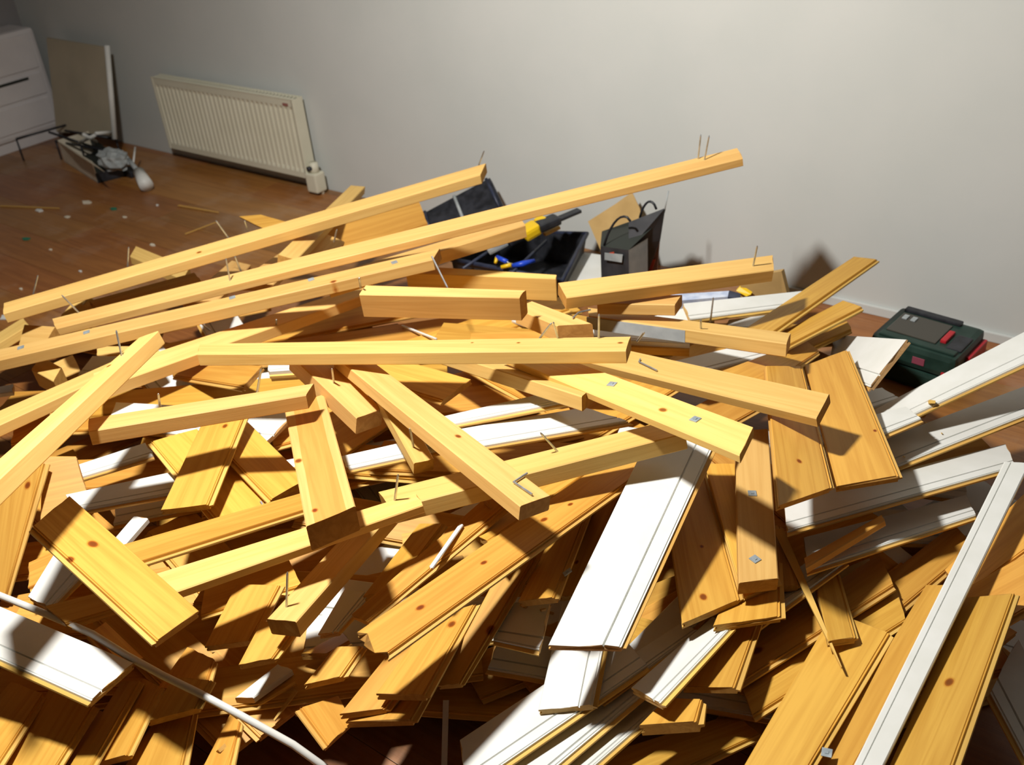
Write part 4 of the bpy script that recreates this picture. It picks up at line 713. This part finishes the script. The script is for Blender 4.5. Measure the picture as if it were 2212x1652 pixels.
n_ = (q[1]-q[0]).cross(q[4]-q[0]).normalized(); cc = q[0]
q = [v-n_*((v-cc).dot(n_)) for v in q]
for v in q: v.z = max(v.z, .003)
MB().prism(q, n_*.004).build('sheet', M['card'], fp)
ob = MB().prism([fl(1205, 615, .06), fl(1262, 545, .06), fl(1310, 552, .06), fl(1302, 640, .06)], (0, 0, -.012)).build('white_sheet', M['white']); tag(ob, 'white sheet lying between the toolbox and the carrier bag', 'sheet')
# small carton and blue pack near the wall
ct = empty('small_carton', (0, 0, 0)); tag(ct, 'small brown carton behind the upper white board by the wall', 'carton')
a, b_, c_, d_ = wl(1602, 640, 2.56), wl(1700, 634, 2.60), wl(1690, 590, 2.62), wl(1625, 590, 2.60)
MB().prism([Vector((a.x, a.y, .003)), Vector((b_.x, b_.y, .003)), b_*1, wl(1688, 586, 2.60), wl(1600, 600, 2.56)], (0, .02, 0)).build('side', M['card'], ct)
MB().prism([wl(1590, 628, 2.55), wl(1612, 640, 2.54), wl(1622, 636, 2.55), wl(1598, 620, 2.56)], (0, .01, .004)).build('yellow_tape', M['yellow'], ct)
pk = empty('blue_pack', fl(1520, 640, .26)); tag(pk, 'flat pale blue pack with a dark end under the right pointing beam', 'pack')
g = lambda v: fl(*v)-pk.location
MB().prism([g((1448, 636, .27)), g((1575, 628, .27)), g((1578, 640, .27)), g((1460, 650, .27))], (0, 0, -.03)).build('pack', M['lilac'], pk)
MB().prism([g((1575, 627, .275)), g((1600, 634, .275)), g((1600, 645, .275)), g((1572, 641, .275))], (0, 0, -.035)).build('dark_end', M['black2'], pk)
# ---------------- green tool case ----------------
gc = empty('tool_case', (-.50, 2.60, 0)); tag(gc, 'dark green tool case with red latches on the floor by the wall', 'case')
ux = (fl(2105, 800)-fl(1905, 770)); 
A_, B2 = fl(1868, 806, 0), fl(2050, 866, 0)
u = (B2-A_); L_ = u.length; u.normalize(); v_ = Vector((-u.y, u.x, 0))
if v_.y < 0: v_ = -v_
Mg = Matrix(((u.x, v_.x, 0, A_.x-gc.location.x), (u.y, v_.y, 0, A_.y-gc.location.y), (0, 0, 1, 0), (0, 0, 0, 1)))
dp = .21; hh = .135
MB().box((0, 0, .002), (L_, dp, hh*.45), .012, M=Mg).build('lower_shell', M['green'], gc)
top = MB().box((0, 0, hh*.47), (L_, dp, hh), .018, M=Mg).build('upper_shell', M['green'], gc)
MB().box((L_*.10, dp*.22, hh-.001), (L_*.68, dp*.80, hh+.004), .003, M=Mg).build('clear_window', M['glass'], top)
MB().box((L_*.08, dp*.84, hh-.002), (L_*.75, dp*.96, hh+.010), .005, M=Mg).build('top_ridge', M['black'], top)
MB().box((L_*.08, dp*.05, hh-.002), (L_*.95, dp*.17, hh+.006), .004, M=Mg).build('front_ridge', M['green'], top)
for k in range(2): MB().box((L_*(.14+.10*k), dp*.60, hh+.003), (L_*(.20+.10*k), dp*.72, hh+.008), .002, M=Mg).build('bit_holder', M['grey'], top)
MB().box((L_*.70, dp*.30, hh-.002), (L_*.77, dp*.62, hh+.010), .004, M=Mg).build('latch', M['red'], top)
MB().box((L_*.52, -.002, hh*.62), (L_*.66, .002, hh*.78), .001, M=Mg).build('red_print', newmat('faded_print', (.25, .05, .08), .6), top)
MB().box((L_*.80, dp*.2, hh-.002), (L_*.97, dp*.62, hh+.003), .003, M=Mg).build('recess', M['black'], top)
MB().box((L_-.002, dp*.35, hh*.30), (L_+.012, dp*.95, hh*.80), .004, M=Mg).build('latch', M['red'], gc)
MB().box((L_*.86, -.006, hh*.30), (L_*.93, .003, hh*.62), .002, M=Mg).build('latch', M['red'], gc)
